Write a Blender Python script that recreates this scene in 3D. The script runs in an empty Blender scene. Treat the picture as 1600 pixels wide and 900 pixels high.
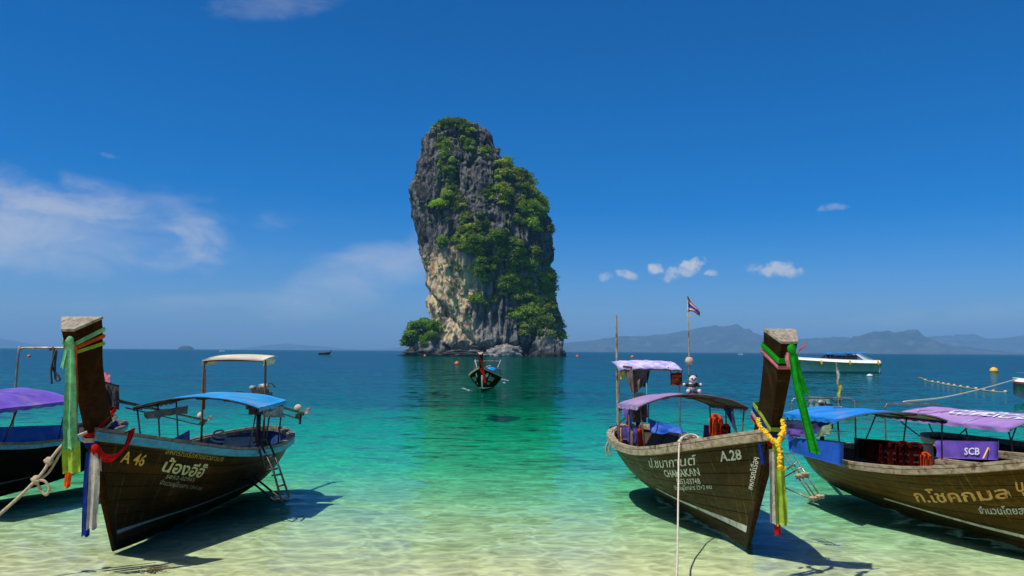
import bpy, math, random
import numpy as np
from mathutils import Vector, Matrix

# ------------------------------------------------------------------ camera
SC = bpy.context.scene
F_PX, CAM_H = 1300.0, 2.6
PITCH = math.atan(98.5 / F_PX); ROLL = math.radians(.36)
FW = np.array([0, math.cos(PITCH), math.sin(PITCH)])
_U0 = np.array([0, -math.sin(PITCH), math.cos(PITCH)]); _R0 = np.array([1.0, 0, 0])
RT = math.cos(ROLL) * _R0 + math.sin(ROLL) * _U0
UP = math.cos(ROLL) * _U0 - math.sin(ROLL) * _R0
cam = bpy.data.cameras.new('camera'); cam_o = bpy.data.objects.new('camera', cam)
SC.collection.objects.link(cam_o); SC.camera = cam_o
cam.sensor_width = 36; cam.lens = 36 * F_PX / 1600; cam.clip_start = .1; cam.clip_end = 60000
cam_o.matrix_world = Matrix(((RT[0], UP[0], -FW[0], 0), (RT[1], UP[1], -FW[1], 0), (RT[2], UP[2], -FW[2], CAM_H), (0, 0, 0, 1)))

def at(px, py, Y):
    """world point at depth Y on the sight line measured at photo pixel (px, py)"""
    d = FW + RT * (px - 800) / F_PX + UP * (450 - py) / F_PX
    return np.array([0, 0, CAM_H]) + d * (Y / d[1])

# ------------------------------------------------------------------ light
SUN_EL, SUN_AZ = math.radians(63), math.radians(-126)     # azimuth from +Y towards +X: the sun stands to the left, a little behind the beach
SUN_DIR = Vector((math.cos(SUN_EL) * math.sin(SUN_AZ), math.cos(SUN_EL) * math.cos(SUN_AZ), math.sin(SUN_EL)))
sun = bpy.data.lights.new('sun', 'SUN'); sun.energy = 5.0; sun.angle = math.radians(.7); sun.color = (1, .94, .84)
sun_o = bpy.data.objects.new('sun', sun); SC.collection.objects.link(sun_o)
sun_o.rotation_euler = (-SUN_DIR).to_track_quat('-Z', 'Y').to_euler(); sun_o.location = SUN_DIR * 100

SC.view_settings.view_transform = 'Standard'; SC.view_settings.look = 'None'
SC.view_settings.exposure = 0.0; SC.view_settings.gamma = 1.0

class NT:
    """tiny helper round a node tree"""
    def __init__(s, tree): s.t = tree; s.n = tree.nodes; s.l = tree.links
    def node(s, typ, **kw):
        nd = s.n.new(typ)
        for k, v in kw.items(): setattr(nd, k, v)
        return nd
    def put(s, sock, v):
        if isinstance(v, bpy.types.NodeSocket): s.l.new(v, sock)
        elif isinstance(v, bpy.types.Node): s.l.new(v.outputs[0], sock)
        else:
            if isinstance(v, (tuple, list)) and len(v) == 3 and sock.type == 'RGBA': v = (*v, 1)
            sock.default_value = v
    def math(s, op, a, b=None, c=None, clamp=False):
        nd = s.node('ShaderNodeMath', operation=op, use_clamp=clamp)
        for i, v in enumerate((a, b, c)):
            if v is not None: s.put(nd.inputs[i], v)
        return nd.outputs[0]
    def vmath(s, op, a, b=None, scale=None):
        nd = s.node('ShaderNodeVectorMath', operation=op)
        s.put(nd.inputs[0], a)
        if b is not None: s.put(nd.inputs[1], b)
        if scale is not None: s.put(nd.inputs['Scale'], scale)
        return nd.outputs[0]
    def mix(s, fac, a, b, blend='MIX'):
        nd = s.node('ShaderNodeMix', data_type='RGBA', blend_type=blend)
        s.put(nd.inputs[0], fac); s.put(nd.inputs[6], a); s.put(nd.inputs[7], b)
        return nd.outputs[2]
    def noise(s, vec, scale, detail=4, rough=.55, out=0, dist=0):
        nd = s.node('ShaderNodeTexNoise')
        if vec is not None: s.put(nd.inputs['Vector'], vec)
        nd.inputs['Scale'].default_value = scale; nd.inputs['Detail'].default_value = detail
        nd.inputs['Roughness'].default_value = rough; nd.inputs['Distortion'].default_value = dist
        return nd.outputs[out]
    def ramp(s, fac, lo, hi, a=0.0, b=1.0, smooth=True):
        nd = s.node('ShaderNodeMapRange', interpolation_type='SMOOTHSTEP' if smooth else 'LINEAR')
        s.put(nd.inputs[0], fac); s.put(nd.inputs[1], lo); s.put(nd.inputs[2], hi); s.put(nd.inputs[3], a); s.put(nd.inputs[4], b)
        return nd.outputs[0]
    def xyz(s, v):
        nd = s.node('ShaderNodeSeparateXYZ'); s.put(nd.inputs[0], v); return nd.outputs
    def comb(s, x, y, z):
        nd = s.node('ShaderNodeCombineXYZ')
        for i, v in enumerate((x, y, z)): s.put(nd.inputs[i], v)
        return nd.outputs[0]
    def mapped(s, vec, scale):
        return s.vmath('MULTIPLY', vec, scale)

# ------------------------------------------------------------------ sky
W = bpy.data.worlds.new('World'); SC.world = W; W.use_nodes = True
w = NT(W.node_tree); w.n.clear()
SKY_STRENGTH = .1
sky = w.node('ShaderNodeTexSky', sky_type='NISHITA'); sky.sun_disc = False
sky.sun_elevation = SUN_EL; sky.sun_rotation = SUN_AZ
sky.air_density = .62; sky.dust_density = 1.4; sky.ozone_density = 6.0; sky.altitude = 0
hsv = w.node('ShaderNodeHueSaturation'); w.put(hsv.inputs['Color'], sky); hsv.inputs['Saturation'].default_value = 1.46; hsv.inputs['Value'].default_value = 1.40; hsv.inputs['Hue'].default_value = .503
dirn = w.node('ShaderNodeTexCoord').outputs['Generated']
dx, dy, dz = w.xyz(dirn)
dyc = w.math('MAXIMUM', dy, .05)
cu, cw = w.math('DIVIDE', dx, dyc), w.math('DIVIDE', dz, dyc)        # tangent-plane coordinates towards the sea
cv = w.comb(cu, cw, 0)
wisp = w.noise(w.comb(cu, w.math('MULTIPLY', w.math('ADD', cw, w.math('MULTIPLY', cu, .12)), 2.4), 1.7), 11, 5, .58, dist=.4)
puff = w.noise(cv, 62, 4, .58, dist=.3)
def cloud(u0, w0, ru, rw, tilt, amount, lo, hi, n):
    """one cloud: an ellipse of sky broken up by noise"""
    du = w.math('SUBTRACT', cu, u0); dw = w.math('SUBTRACT', w.math('SUBTRACT', cw, w0), w.math('MULTIPLY', du, tilt))
    r2 = w.math('ADD', w.math('POWER', w.math('DIVIDE', du, ru), 2), w.math('POWER', w.math('DIVIDE', dw, rw), 2))
    v = w.math('ADD', w.math('SUBTRACT', 1.0, r2), w.math('MULTIPLY', w.math('SUBTRACT', n, .5), 3.2))
    return w.math('MULTIPLY', w.ramp(v, lo, hi), amount)
CL = [cloud(-.60, .150, .31, .060, -.06, .50, -.2, 1.9, wisp), cloud(-.55, .172, .20, .044, -.18, .50, -.1, 1.6, wisp), cloud(-.62, .145, .24, .055, 0, .34, -.9, 1.5, wisp),
      cloud(-.18, .086, .14, .036, .30, .36, -.6, 1.6, wisp), cloud(-.14, .105, .07, .022, .3, .36, -.4, 1.4, wisp), cloud(-.32, .060, .3, .012, .05, .13, .0, 1.6, wisp),
      cloud(-.30, .43, .11, .025, .1, .16, .1, 1.6, wisp),
      cloud(.205, .0965, .028, .0095, .3, .55, -.1, 1.0, puff), cloud(.218, .1045, .018, .0095, .2, .72, -.1, .9, puff), cloud(.173, .1005, .0105, .009, 0, .68, -.1, 1.0, puff),
      cloud(.241, .0965, .011, .006, 0, .5, .0, 1.1, puff), cloud(.138, .0935, .0135, .0068, -.2, .58, -.1, 1.1, puff),
      cloud(.112, .0905, .0105, .0068, 0, .5, -.1, 1.1, puff), cloud(.320, .1005, .034, .0112, 0, .62, -.1, 1.1, puff),
      cloud(.389, .177, .026, .006, .1, .24, .0, 1.4, puff), cloud(.56, .05, .26, .016, .1, .14, 0, 1.6, wisp), cloud(-.495, .235, .018, .004, -.2, .12, .1, 1.4, puff)]
tot = CL[0]
for c in CL[1:]: tot = w.math('MAXIMUM', tot, c)
front = w.ramp(dy, .1, .3)
tot = w.math('MULTIPLY', tot, front)
col = w.mix(tot, hsv.outputs[0], tuple(v / SKY_STRENGTH for v in (.78, .75, .70)))
bg = w.node('ShaderNodeBackground'); w.put(bg.inputs[0], col); bg.inputs[1].default_value = SKY_STRENGTH
w.l.new(bg.outputs[0], w.node('ShaderNodeOutputWorld').inputs[0])

# ------------------------------------------------------------------ materials
MATS = {}
def new_mat(name):
    m = bpy.data.materials.new(name); m.use_nodes = True; t = NT(m.node_tree); t.n.clear()
    out = t.node('ShaderNodeOutputMaterial'); MATS[name] = m
    return m, t, out
def lin(r, g, b):
    return tuple((c / 255 / 12.92 if c / 255 <= .04045 else ((c / 255 + .055) / 1.055) ** 2.4) for c in (r, g, b))
def simple(name, col, rough=.6, col2=None, scale=6, stretch=(1, 1, 1), bump=0, bscale=None, metal=0, lo=.35, hi=.65, trans=0, spec=.4, col3=None, scale3=2, amt3=1.0):
    """procedural paint / wood / cloth: two or three tones broken up by noise, with fine relief"""
    m, t, out = new_mat(name)
    b = t.node('ShaderNodeBsdfPrincipled'); co = t.node('ShaderNodeTexCoord').outputs['Object']
    v = t.mapped(co, stretch)
    c = col
    if col2 is not None: c = t.mix(t.ramp(t.noise(v, scale, 6, .62), lo, hi), col, col2)
    if col3 is not None: c = t.mix(t.ramp(t.noise(t.vmath('ADD', co, (7.1, 3.3, 1.7)), scale3, 5, .65), .52, .68, 0, amt3), c, col3)
    t.put(b.inputs['Base Color'], c)
    t.put(b.inputs['Roughness'], t.ramp(t.noise(v, scale * 1.7, 4), .3, .7, max(rough - .12, .05), min(rough + .12, 1)))
    b.inputs['Metallic'].default_value = metal; b.inputs['Specular IOR Level'].default_value = spec
    if bump:
        bn = t.node('ShaderNodeBump'); bn.inputs['Strength'].default_value = bump; bn.inputs['Distance'].default_value = .01
        t.put(bn.inputs['Height'], t.noise(v, bscale or scale * 3, 5)); t.put(b.inputs['Normal'], bn)
    sh = b.outputs[0]
    if trans:
        tr = t.node('ShaderNodeBsdfTranslucent'); t.put(tr.inputs[0], c)
        mx = t.node('ShaderNodeMixShader'); mx.inputs[0].default_value = trans; t.l.new(b.outputs[0], mx.inputs[1]); t.l.new(tr.outputs[0], mx.inputs[2]); sh = mx.outputs[0]
    t.l.new(sh, out.inputs[0])
    return m

# ------------------------------------------------------------------ mesh helpers
COL = SC.collection
class MB:
    def __init__(s): s.v = []; s.f = []
    def add(s, V, Fs):
        o = len(s.v); s.v.extend([tuple(map(float, p)) for p in V]); s.f.extend([tuple(i + o for i in q) for q in Fs]); return s
    def box(s, c, size, rot=None):
        h = np.array(size) / 2
        P = np.array([[x, y, z] for x in (-1, 1) for y in (-1, 1) for z in (-1, 1)]) * h
        if rot is not None: P = P @ np.array(Matrix.Rotation(rot[0], 3, rot[1])).T
        return s.add(P + np.array(c), [(0, 1, 3, 2), (4, 6, 7, 5), (0, 4, 5, 1), (2, 3, 7, 6), (0, 2, 6, 4), (1, 5, 7, 3)])
    def tube(s, path, r, n=8, cap=True, closed=False):
        P = np.array(path, float); m = len(P); rr = np.full(m, r) if np.isscalar(r) else np.array(r, float)
        T = np.gradient(P, axis=0) if not closed else np.roll(P, -1, 0) - np.roll(P, 1, 0)
        T /= np.maximum(np.linalg.norm(T, axis=1, keepdims=True), 1e-9)
        a = np.array([0, 0, 1.0]) if abs(T[0][2]) < .9 else np.array([1.0, 0, 0])
        V = []; nrm = np.cross(T[0], a); nrm /= np.linalg.norm(nrm)
        for i in range(m):
            nrm = nrm - T[i] * (nrm @ T[i]); nrm /= max(np.linalg.norm(nrm), 1e-9); bi = np.cross(T[i], nrm)
            for k in range(n):
                an = 2 * math.pi * k / n; V.append(P[i] + rr[i] * (math.cos(an) * nrm + math.sin(an) * bi))
        Fs = [(i * n + k, i * n + (k + 1) % n, ((i + 1) % m) * n + (k + 1) % n, ((i + 1) % m) * n + k) for i in range(m if closed else m - 1) for k in range(n)]
        if cap and not closed: Fs += [tuple(range(n))[::-1], tuple((m - 1) * n + k for k in range(n))]
        return s.add(V, Fs)
    def ball(s, c, r, n=12, m=8, jit=0, rng=None):
        r = np.array([r, r, r] if np.isscalar(r) else r, float); V = [[0, 0, -1]]
        for j in range(1, m):
            th = math.pi * j / m - math.pi / 2
            for k in range(n):
                a = 2 * math.pi * k / n; V.append([math.cos(th) * math.cos(a), math.cos(th) * math.sin(a), math.sin(th)])
        V.append([0, 0, 1]); V = np.array(V)
        if jit: V = V * (1 + (rng or np.random.default_rng(len(s.v))).normal(size=(len(V), 1)) * jit)
        Fs = [(0, 1 + (k + 1) % n, 1 + k) for k in range(n)]
        for j in range(m - 2):
            Fs += [(1 + j * n + k, 1 + j * n + (k + 1) % n, 1 + (j + 1) * n + (k + 1) % n, 1 + (j + 1) * n + k) for k in range(n)]
        L = len(V) - 1; Fs += [(L, L - n + k, L - n + (k + 1) % n) for k in range(n)]
        return s.add(V * r + np.array(c), Fs)
    def grid(s, P, thick=0, flip=False, wrap=False):
        """sheet from an array [i][j][3]; with thickness it becomes a closed slab"""
        P = np.array(P, float); a, b = P.shape[:2]; idx = lambda i, j: i * b + j
        q = [(idx(i, j), idx(i + 1, j), idx(i + 1, j + 1), idx(i, j + 1)) for i in range(a - 1) for j in range(b - 1)]
        if flip: q = [t[::-1] for t in q]
        if not thick: return s.add(P.reshape(-1, 3), q)
        du = np.gradient(P, axis=0); dv = np.gradient(P, axis=1); N = np.cross(du, dv); N /= np.maximum(np.linalg.norm(N, axis=2, keepdims=True), 1e-9)
        Q = P - N * thick; o = a * b
        q2 = [tuple(i + o for i in t[::-1]) for t in q]
        rim = [idx(i, 0) for i in range(a)] + [idx(a - 1, j) for j in range(1, b)] + [idx(i, b - 1) for i in range(a - 2, -1, -1)] + [idx(0, j) for j in range(b - 2, 0, -1)]
        e = [(rim[k], rim[k] + o, rim[(k + 1) % len(rim)] + o, rim[(k + 1) % len(rim)]) for k in range(len(rim))]
        return s.add(np.concatenate([P.reshape(-1, 3), Q.reshape(-1, 3)]), q + q2 + e)
    def lathe(s, prof, c, n=16, axis='z'):
        P = []
        for r, z in prof:
            P.append([[r * math.cos(2 * math.pi * k / n), r * math.sin(2 * math.pi * k / n), z] for k in range(n + 1)])
        P = np.array(P)
        if axis == 'y': P = P[..., [0, 2, 1]]
        if axis == 'x': P = P[..., [2, 0, 1]]
        return s.grid(P + np.array(c))
    def build(s, name, mat, parent=None, smooth=False, base=False, at_=None):
        V = np.array(s.v); off = np.zeros(3)
        if base: off = np.array([V[:, 0].mean(), V[:, 1].mean(), V[:, 2].min()])
        me = bpy.data.meshes.new(name); me.from_pydata((V - off).tolist(), [], s.f); me.update()
        if smooth: me.polygons.foreach_set('use_smooth', [True] * len(me.polygons))
        me.materials.append(MATS[mat] if isinstance(mat, str) else mat)
        o = bpy.data.objects.new(name, me); COL.objects.link(o); o.location = off
        if parent is not None: o.parent = parent
        return o
def np_mesh(name, V, Fq, mat, parent=None, smooth=False):
    """fast mesh from arrays; Fq is (n, 3) or (n, 4)"""
    V = np.asarray(V, np.float32); Fq = np.asarray(Fq, np.int32); k = Fq.shape[1]
    me = bpy.data.meshes.new(name); me.vertices.add(len(V)); me.vertices.foreach_set('co', V.ravel())
    me.loops.add(Fq.size); me.loops.foreach_set('vertex_index', Fq.ravel()); me.polygons.add(len(Fq))
    me.polygons.foreach_set('loop_start', np.arange(0, Fq.size, k, dtype=np.int32))
    if smooth: me.polygons.foreach_set('use_smooth', np.ones(len(Fq), bool))
    me.materials.append(MATS[mat]); me.update(calc_edges=True); me.validate()
    o = bpy.data.objects.new(name, me); COL.objects.link(o)
    if parent is not None: o.parent = parent
    return o
def tag(o, label=None, cat=None, group=None, kind=None):
    if label: o['label'] = label
    if cat: o['category'] = cat
    if group: o['group'] = group
    if kind: o['kind'] = kind
    return o
def empty(name, loc=(0, 0, 0), rz=0):
    o = bpy.data.objects.new(name, None); COL.objects.link(o); o.location = loc; o.rotation_euler = (0, 0, rz); o.empty_display_size = .3
    return o
def spline(pts, n=40, closed=False):
    P = np.array(pts, float); m = len(P)
    if m == 2 and not closed: return P[0] + (P[1] - P[0]) * np.linspace(0, 1, n)[:, None]
    out = []
    segs = m if closed else m - 1
    for q in range(n):
        x = q / (n if closed else n - 1) * segs; i = min(int(x), segs - 1); u = x - i
        g = (lambda k: P[k % m]) if closed else (lambda k: P[min(max(k, 0), m - 1)] if 0 <= k < m else (2 * P[0] - P[1] if k < 0 else 2 * P[-1] - P[-2]))
        p0, p1, p2, p3 = g(i - 1), g(i), g(i + 1), g(i + 2)
        out.append(.5 * (2 * p1 + (p2 - p0) * u + (2 * p0 - 5 * p1 + 4 * p2 - p3) * u * u + (3 * p1 - p0 - 3 * p2 + p3) * u ** 3))
    return np.array(out)

# ---- value noise in numpy, for the shapes of rock and hills
def _hash(ix, iy, iz, seed):
    h = (ix.astype(np.int64) * 374761393 + iy.astype(np.int64) * 668265263 + iz.astype(np.int64) * 2147483647 + seed * 1274126177) & 0xffffffff
    h = ((h ^ (h >> 13)) * 1274126177) & 0xffffffff
    return ((h ^ (h >> 16)) & 0xffff) / 65535.0
def vnoise(P, seed=0):
    i = np.floor(P).astype(np.int64); f = P - i; u = f * f * (3 - 2 * f); r = 0
    for a in (0, 1):
        for b in (0, 1):
            for c in (0, 1):
                wgt = (u[..., 0] if a else 1 - u[..., 0]) * (u[..., 1] if b else 1 - u[..., 1]) * (u[..., 2] if c else 1 - u[..., 2])
                r = r + wgt * _hash(i[..., 0] + a, i[..., 1] + b, i[..., 2] + c, seed)
    return r
def fbm(P, oct=4, seed=0, ridged=False, gain=.5):
    r = 0; amp = 1; tot = 0; P = np.array(P, float)
    for o in range(oct):
        n = vnoise(P, seed + o * 17)
        if ridged: n = 1 - abs(2 * n - 1)
        r = r + n * amp; tot += amp; amp *= gain; P = P * 2.03 + 11.7
    return r / tot

# ------------------------------------------------------------------ sea, seabed
m, t, out = new_mat('sea_water')
geo = t.node('ShaderNodeNewGeometry'); pos = geo.outputs['Position']
def slope(scale, stretch, amp, detail, off):
    n = t.noise(t.vmath('ADD', t.mapped(pos, stretch), off), scale, detail, .6, out=1)
    return t.vmath('SCALE', t.vmath('SUBTRACT', n, (.5, .5, .5)), scale=amp)
sl = t.vmath('ADD', slope(.6, (.38, 1, 1), .17, 3, (3, 8, 0)), t.vmath('ADD', slope(2.6, (.5, 1, 1), .36, 3, (0, 0, 4)), slope(.09, (.6, 1, 1), .06, 2, (5, 1, 0))))
sx, sy, _ = t.xyz(sl)
nrm = t.vmath('NORMALIZE', t.comb(t.math('MULTIPLY', sx, .8), t.math('MULTIPLY', sy, 1.0), 1.0))
fres = t.node('ShaderNodeFresnel'); fres.inputs['IOR'].default_value = 1.33; t.put(fres.inputs['Normal'], nrm)
gl = t.node('ShaderNodeBsdfGlossy'); gl.inputs['Roughness'].default_value = .05; t.put(gl.inputs['Normal'], nrm); t.put(gl.inputs['Color'], (.19, .37, .54, 1))
# caustic net of rippled light, painted into the surface's transmission colour
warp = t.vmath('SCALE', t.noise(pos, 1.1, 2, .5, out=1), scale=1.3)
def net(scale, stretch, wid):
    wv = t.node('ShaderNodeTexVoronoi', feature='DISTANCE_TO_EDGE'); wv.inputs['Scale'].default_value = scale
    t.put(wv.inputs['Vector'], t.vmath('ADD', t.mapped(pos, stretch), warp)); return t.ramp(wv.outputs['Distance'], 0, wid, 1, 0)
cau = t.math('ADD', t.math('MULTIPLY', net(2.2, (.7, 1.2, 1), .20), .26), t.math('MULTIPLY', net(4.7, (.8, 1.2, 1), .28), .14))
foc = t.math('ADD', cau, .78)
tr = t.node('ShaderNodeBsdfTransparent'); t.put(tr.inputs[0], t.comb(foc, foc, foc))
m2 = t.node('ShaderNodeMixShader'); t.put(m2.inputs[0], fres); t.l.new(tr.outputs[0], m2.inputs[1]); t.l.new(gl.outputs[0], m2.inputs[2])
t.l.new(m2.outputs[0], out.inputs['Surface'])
ab = t.node('ShaderNodeVolumeAbsorption'); ab.inputs['Color'].default_value = (.0, .972, .925, 1); ab.inputs['Density'].default_value = .30
vs = t.node('ShaderNodeVolumeScatter'); vs.inputs['Color'].default_value = (.02, .50, .50, 1); vs.inputs['Density'].default_value = .034
av = t.node('ShaderNodeAddShader'); t.l.new(ab.outputs[0], av.inputs[0]); t.l.new(vs.outputs[0], av.inputs[1])
t.l.new(av.outputs[0], out.inputs['Volume'])
FAR = 17000.0
def sea_sheet():
    Vt = [(-FAR, -60, 0), (FAR, -60, 0), (FAR, FAR, 0), (-FAR, FAR, 0)]
    b = MB().add([*Vt, *[(x, y, -36) for x, y, z in Vt]], [(0, 1, 2, 3), (7, 6, 5, 4), (0, 4, 5, 1), (1, 5, 6, 2), (2, 6, 7, 3), (3, 7, 4, 0)])
    return tag(b.build('sea', 'sea_water'), kind='structure')
sea_sheet()

m, t, out = new_mat('sand')
b = t.node('ShaderNodeBsdfPrincipled'); pos = t.node('ShaderNodeNewGeometry').outputs['Position']
c = t.mix(t.noise(pos, .8, 5), (.53, .515, .26), (.63, .61, .335))
c = t.mix(t.ramp(t.noise(t.vmath('ADD', pos, (4, 9, 0)), 2.2, 5, .7), .60, .72, 0, .5), c, (.30, .28, .17))
sy_ = t.math('ADD', t.xyz(pos)[1], t.math('MULTIPLY', t.noise(pos, .05, 4, .6), 26))
c = t.mix(t.ramp(sy_, 84, 116), c, t.mix(t.noise(pos, .25, 4), (.05, .075, .03), (.14, .16, .08)))      # dark seagrass tone, added farther out to cut green light from below
t.put(b.inputs['Base Color'], c); b.inputs['Roughness'].default_value = .95
bn = t.node('ShaderNodeBump'); bn.inputs['Strength'].default_value = .5; bn.inputs['Distance'].default_value = .04
t.put(bn.inputs['Height'], t.noise(t.mapped(pos, (1, 2.4, 1)), 3, 4)); t.put(b.inputs['Normal'], bn)
t.l.new(b.outputs[0], out.inputs[0])
BED = [(-60, 3.0), (0, .9), (4, .45), (7, .2), (8.5, .01), (10, -.075), (11.5, -.115), (13, -.18), (15, -.30), (20, -.62), (28, -1.05), (40, -1.5), (60, -2.15), (90, -3.3), (140, -7), (200, -15), (420, -26), (FAR, -30)]
def seabed():
    ys = np.concatenate([np.linspace(-60, 6, 12), np.linspace(6.5, 40, 90), np.geomspace(41, FAR, 60)])
    xs = np.concatenate([-np.geomspace(FAR, 42, 30), np.linspace(-40, 40, 120), np.geomspace(42, FAR, 30)])
    bx, bz = np.array(BED).T
    X, Y = np.meshgrid(xs, ys, indexing='ij')
    wob = (fbm(np.stack([X * .08, Y * .08, 0 * X], -1), 3, 5) - .5) * np.clip((Y - 4) / 8, 0, 1)
    Z = np.interp(Y + wob * 6, bx, bz) + (fbm(np.stack([X * .5, Y * .8, 0 * X], -1), 3, 9) - .5) * .10 * np.clip((60 - Y) / 50, 0, 1)
    P = np.stack([X, Y, Z], -1); a, bb = P.shape[:2]
    i, j = np.meshgrid(np.arange(a - 1), np.arange(bb - 1), indexing='ij'); q = (i * bb + j).ravel()
    return tag(np_mesh('seabed', P.reshape(-1, 3), np.stack([q, q + bb, q + bb + 1, q + 1], 1), 'sand', smooth=True), kind='structure')
seabed()

# ------------------------------------------------------------------ far hills
simple('hill_forest', (.012, .022, .012), .95, (.03, .042, .022), .004, lo=.4, hi=.6, col3=(.08, .08, .07), scale3=.006)
def hills(name, pts, Y, depth, seed, rough=1.0):
    """a ridge: its crest follows the measured skyline, its slopes fall to the sea on both sides"""
    pts = np.array([at(px, py, Y) for px, py in pts]); x = np.linspace(pts[0][0], pts[-1][0], 260)
    crest = np.interp(x, pts[:, 0], np.maximum(pts[:, 2], 2))
    v = np.linspace(-1, 1, 41); X, Vv = np.meshgrid(x, v, indexing='ij')
    prof = (1 - abs(Vv)) ** .85
    n = fbm(np.stack([X / 420, Vv * depth / 420, 0 * X], -1), 5, seed, ridged=True) - .5
    Z = crest[:, None] * prof * (1 + n * .7 * rough * np.clip(abs(Vv) * 4, .12, 1) * 1.2) - 3
    P = np.stack([X, Y + Vv * depth, Z], -1); a, bb = P.shape[:2]
    i, j = np.meshgrid(np.arange(a - 1), np.arange(bb - 1), indexing='ij'); q = (i * bb + j).ravel()
    return tag(np_mesh(name, P.reshape(-1, 3), np.stack([q, q + bb, q + bb + 1, q + 1], 1), 'hill_forest', smooth=True), kind='structure')
hills('hills', [(800, 549), (850, 540), (880, 536), (925, 532), (963, 527), (1015, 525), (1073, 517), (1105, 510), (1136, 509), (1146, 507), (1151, 506), (1158, 514), (1177, 523), (1204, 529), (1253, 530), (1285, 529), (1316, 526), (1340, 530), (1400, 545), (1430, 550)], 11500, 1500, 1)
hills('hills', [(1230, 552), (1300, 546), (1330, 537), (1340, 532), (1346, 524), (1366, 517), (1375, 518), (1388, 516), (1402, 521), (1412, 518), (1420, 516), (1429, 525), (1447, 533), (1478, 540), (1520, 545), (1560, 552)], 9500, 900, 2)
hills('hills', [(1400, 550), (1433, 528), (1465, 525), (1487, 532), (1500, 527), (1510, 523), (1522, 527), (1537, 530), (1555, 529), (1580, 527), (1600, 525), (1640, 520), (1700, 530)], 13500, 1300, 3)
hills('hills', [(-120, 520), (-40, 524), (0, 529), (26, 534), (60, 539), (120, 545)], 15000, 900, 4)
hills('hills', [(380, 548), (400, 542), (437, 538), (452, 537), (470, 539), (490, 540), (540, 545), (570, 548)], 15200, 900, 5)
hills('hills', [(560, 549), (600, 545), (640, 541), (700, 547)], 15400, 700, 6)
hills('islet', [(281, 546), (283, 541), (288, 540), (294, 540), (299, 542), (302, 546)], 5200, 60, 7)
hills('islet', [(1462, 553), (1466, 549), (1478, 548), (1490, 550), (1496, 553)], 7800, 90, 8)
hills('islet', [(930, 551), (938, 545), (950, 541), (958, 545), (966, 551)], 8800, 120, 9)
hills('shore', [(885, 551), (900, 549), (1000, 548), (1100, 549), (1200, 549), (1300, 549), (1400, 550), (1500, 551), (1600, 551)], 9000, 250, 10)

# ------------------------------------------------------------------ haze
m, t, out = new_mat('haze_air')
pv = t.node('ShaderNodeVolumePrincipled'); pv.inputs['Color'].default_value = (.27, .61, 1, 1); pv.inputs['Density'].default_value = 9e-5; pv.inputs['Anisotropy'].default_value = 0
t.l.new(pv.outputs[0], out.inputs['Volume'])
hz = MB().box((0, (FAR - 200) / 2 - 80, 205), (2 * FAR + 100, FAR + 400, 490)); hz = hz.build('haze', 'haze_air'); tag(hz, kind='stuff')

# ------------------------------------------------------------------ the limestone sea stack
RY = 462.0                                    # its distance
m, t, out = new_mat('limestone')
b = t.node('ShaderNodeBsdfPrincipled'); co = t.node('ShaderNodeTexCoord').outputs['Object']
streak = t.noise(t.mapped(co, (1, 1, .16)), .42, 7, .68); blot = t.noise(co, .11, 6, .65); fine = t.noise(t.mapped(co, (1, 1, .5)), 1.3, 6, .7)
c = t.mix(t.ramp(streak, .36, .64), (.022, .023, .025), (.145, .145, .14))
c = t.mix(t.ramp(fine, .54, .74, 0, .6), c, (.28, .27, .245))
c = t.mix(t.ramp(t.noise(t.mapped(co, (1, 1, .22)), .25, 5, .6), .55, .66, 0, .85), c, (.035, .037, .04))
vo = t.node('ShaderNodeTexVoronoi', feature='DISTANCE_TO_EDGE'); vo.inputs['Scale'].default_value = .33; t.put(vo.inputs['Vector'], t.vmath('ADD', t.mapped(co, (1, 1, .32)), t.vmath('SCALE', t.noise(co, .3, 3, .6, out=1), scale=3.5)))
c = t.mix(t.ramp(vo.outputs['Distance'], .0, .10, .8, 0), c, (.012, .012, .013))       # joints in the limestone
c = t.mix(t.ramp(t.noise(t.mapped(co, (1, 1, .7)), 2.4, 4, .75), .56, .72, 0, .7), c, (.36, .345, .31))
c = t.mix(t.ramp(t.noise(t.vmath('ADD', co, (31, 7, 3)), 1.9, 4, .75), .56, .70, 0, .8), c, (.02, .02, .021))
x, y, z = t.xyz(co)
c = t.mix(t.math('MULTIPLY', t.ramp(z, 62, 40), t.ramp(t.noise(t.mapped(co, (1, 1, .3)), .35, 5, .7), .42, .62, 0, .6)), c, (.29, .28, .26))      # patchy paler grey low down
och = t.math('MULTIPLY', t.math('MULTIPLY', t.ramp(z, 64, 44), t.ramp(z, 3, 9)), t.ramp(x, -12, -25))       # iron-stained lower left face
och = t.math('MULTIPLY', och, t.ramp(t.noise(t.mapped(co, (1, 1, .35)), .16, 6, .66), .36, .56))
oc = t.mix(t.noise(t.mapped(co, (1, 1, .2)), .5, 5, .7), (.66, .44, .19), (.64, .54, .37))
oc = t.mix(t.ramp(t.noise(t.mapped(co, (1, 1, .4)), 1.5, 5, .75), .52, .68, 0, .75), oc, (.10, .085, .06))
oc = t.mix(t.ramp(t.noise(co, .18, 4, .6), .56, .68, 0, .85), oc, (.50, .20, .07))
c = t.mix(t.math('MULTIPLY', och, .9), c, oc)
c = t.mix(t.math('MULTIPLY', t.ramp(z, 4.5, 1.2), .85), c, (.03, .03, .027))                        # tide mark
t.put(b.inputs['Base Color'], c); b.inputs['Roughness'].default_value = .9; b.inputs['Specular IOR Level'].default_value = .2
bn = t.node('ShaderNodeBump'); bn.inputs['Strength'].default_value = .9; bn.inputs['Distance'].default_value = .9
t.put(bn.inputs['Height'], t.noise(t.mapped(co, (1, 1, .35)), .9, 6, .7)); t.put(b.inputs['Normal'], bn)
t.l.new(b.outputs[0], out.inputs[0])

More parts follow.
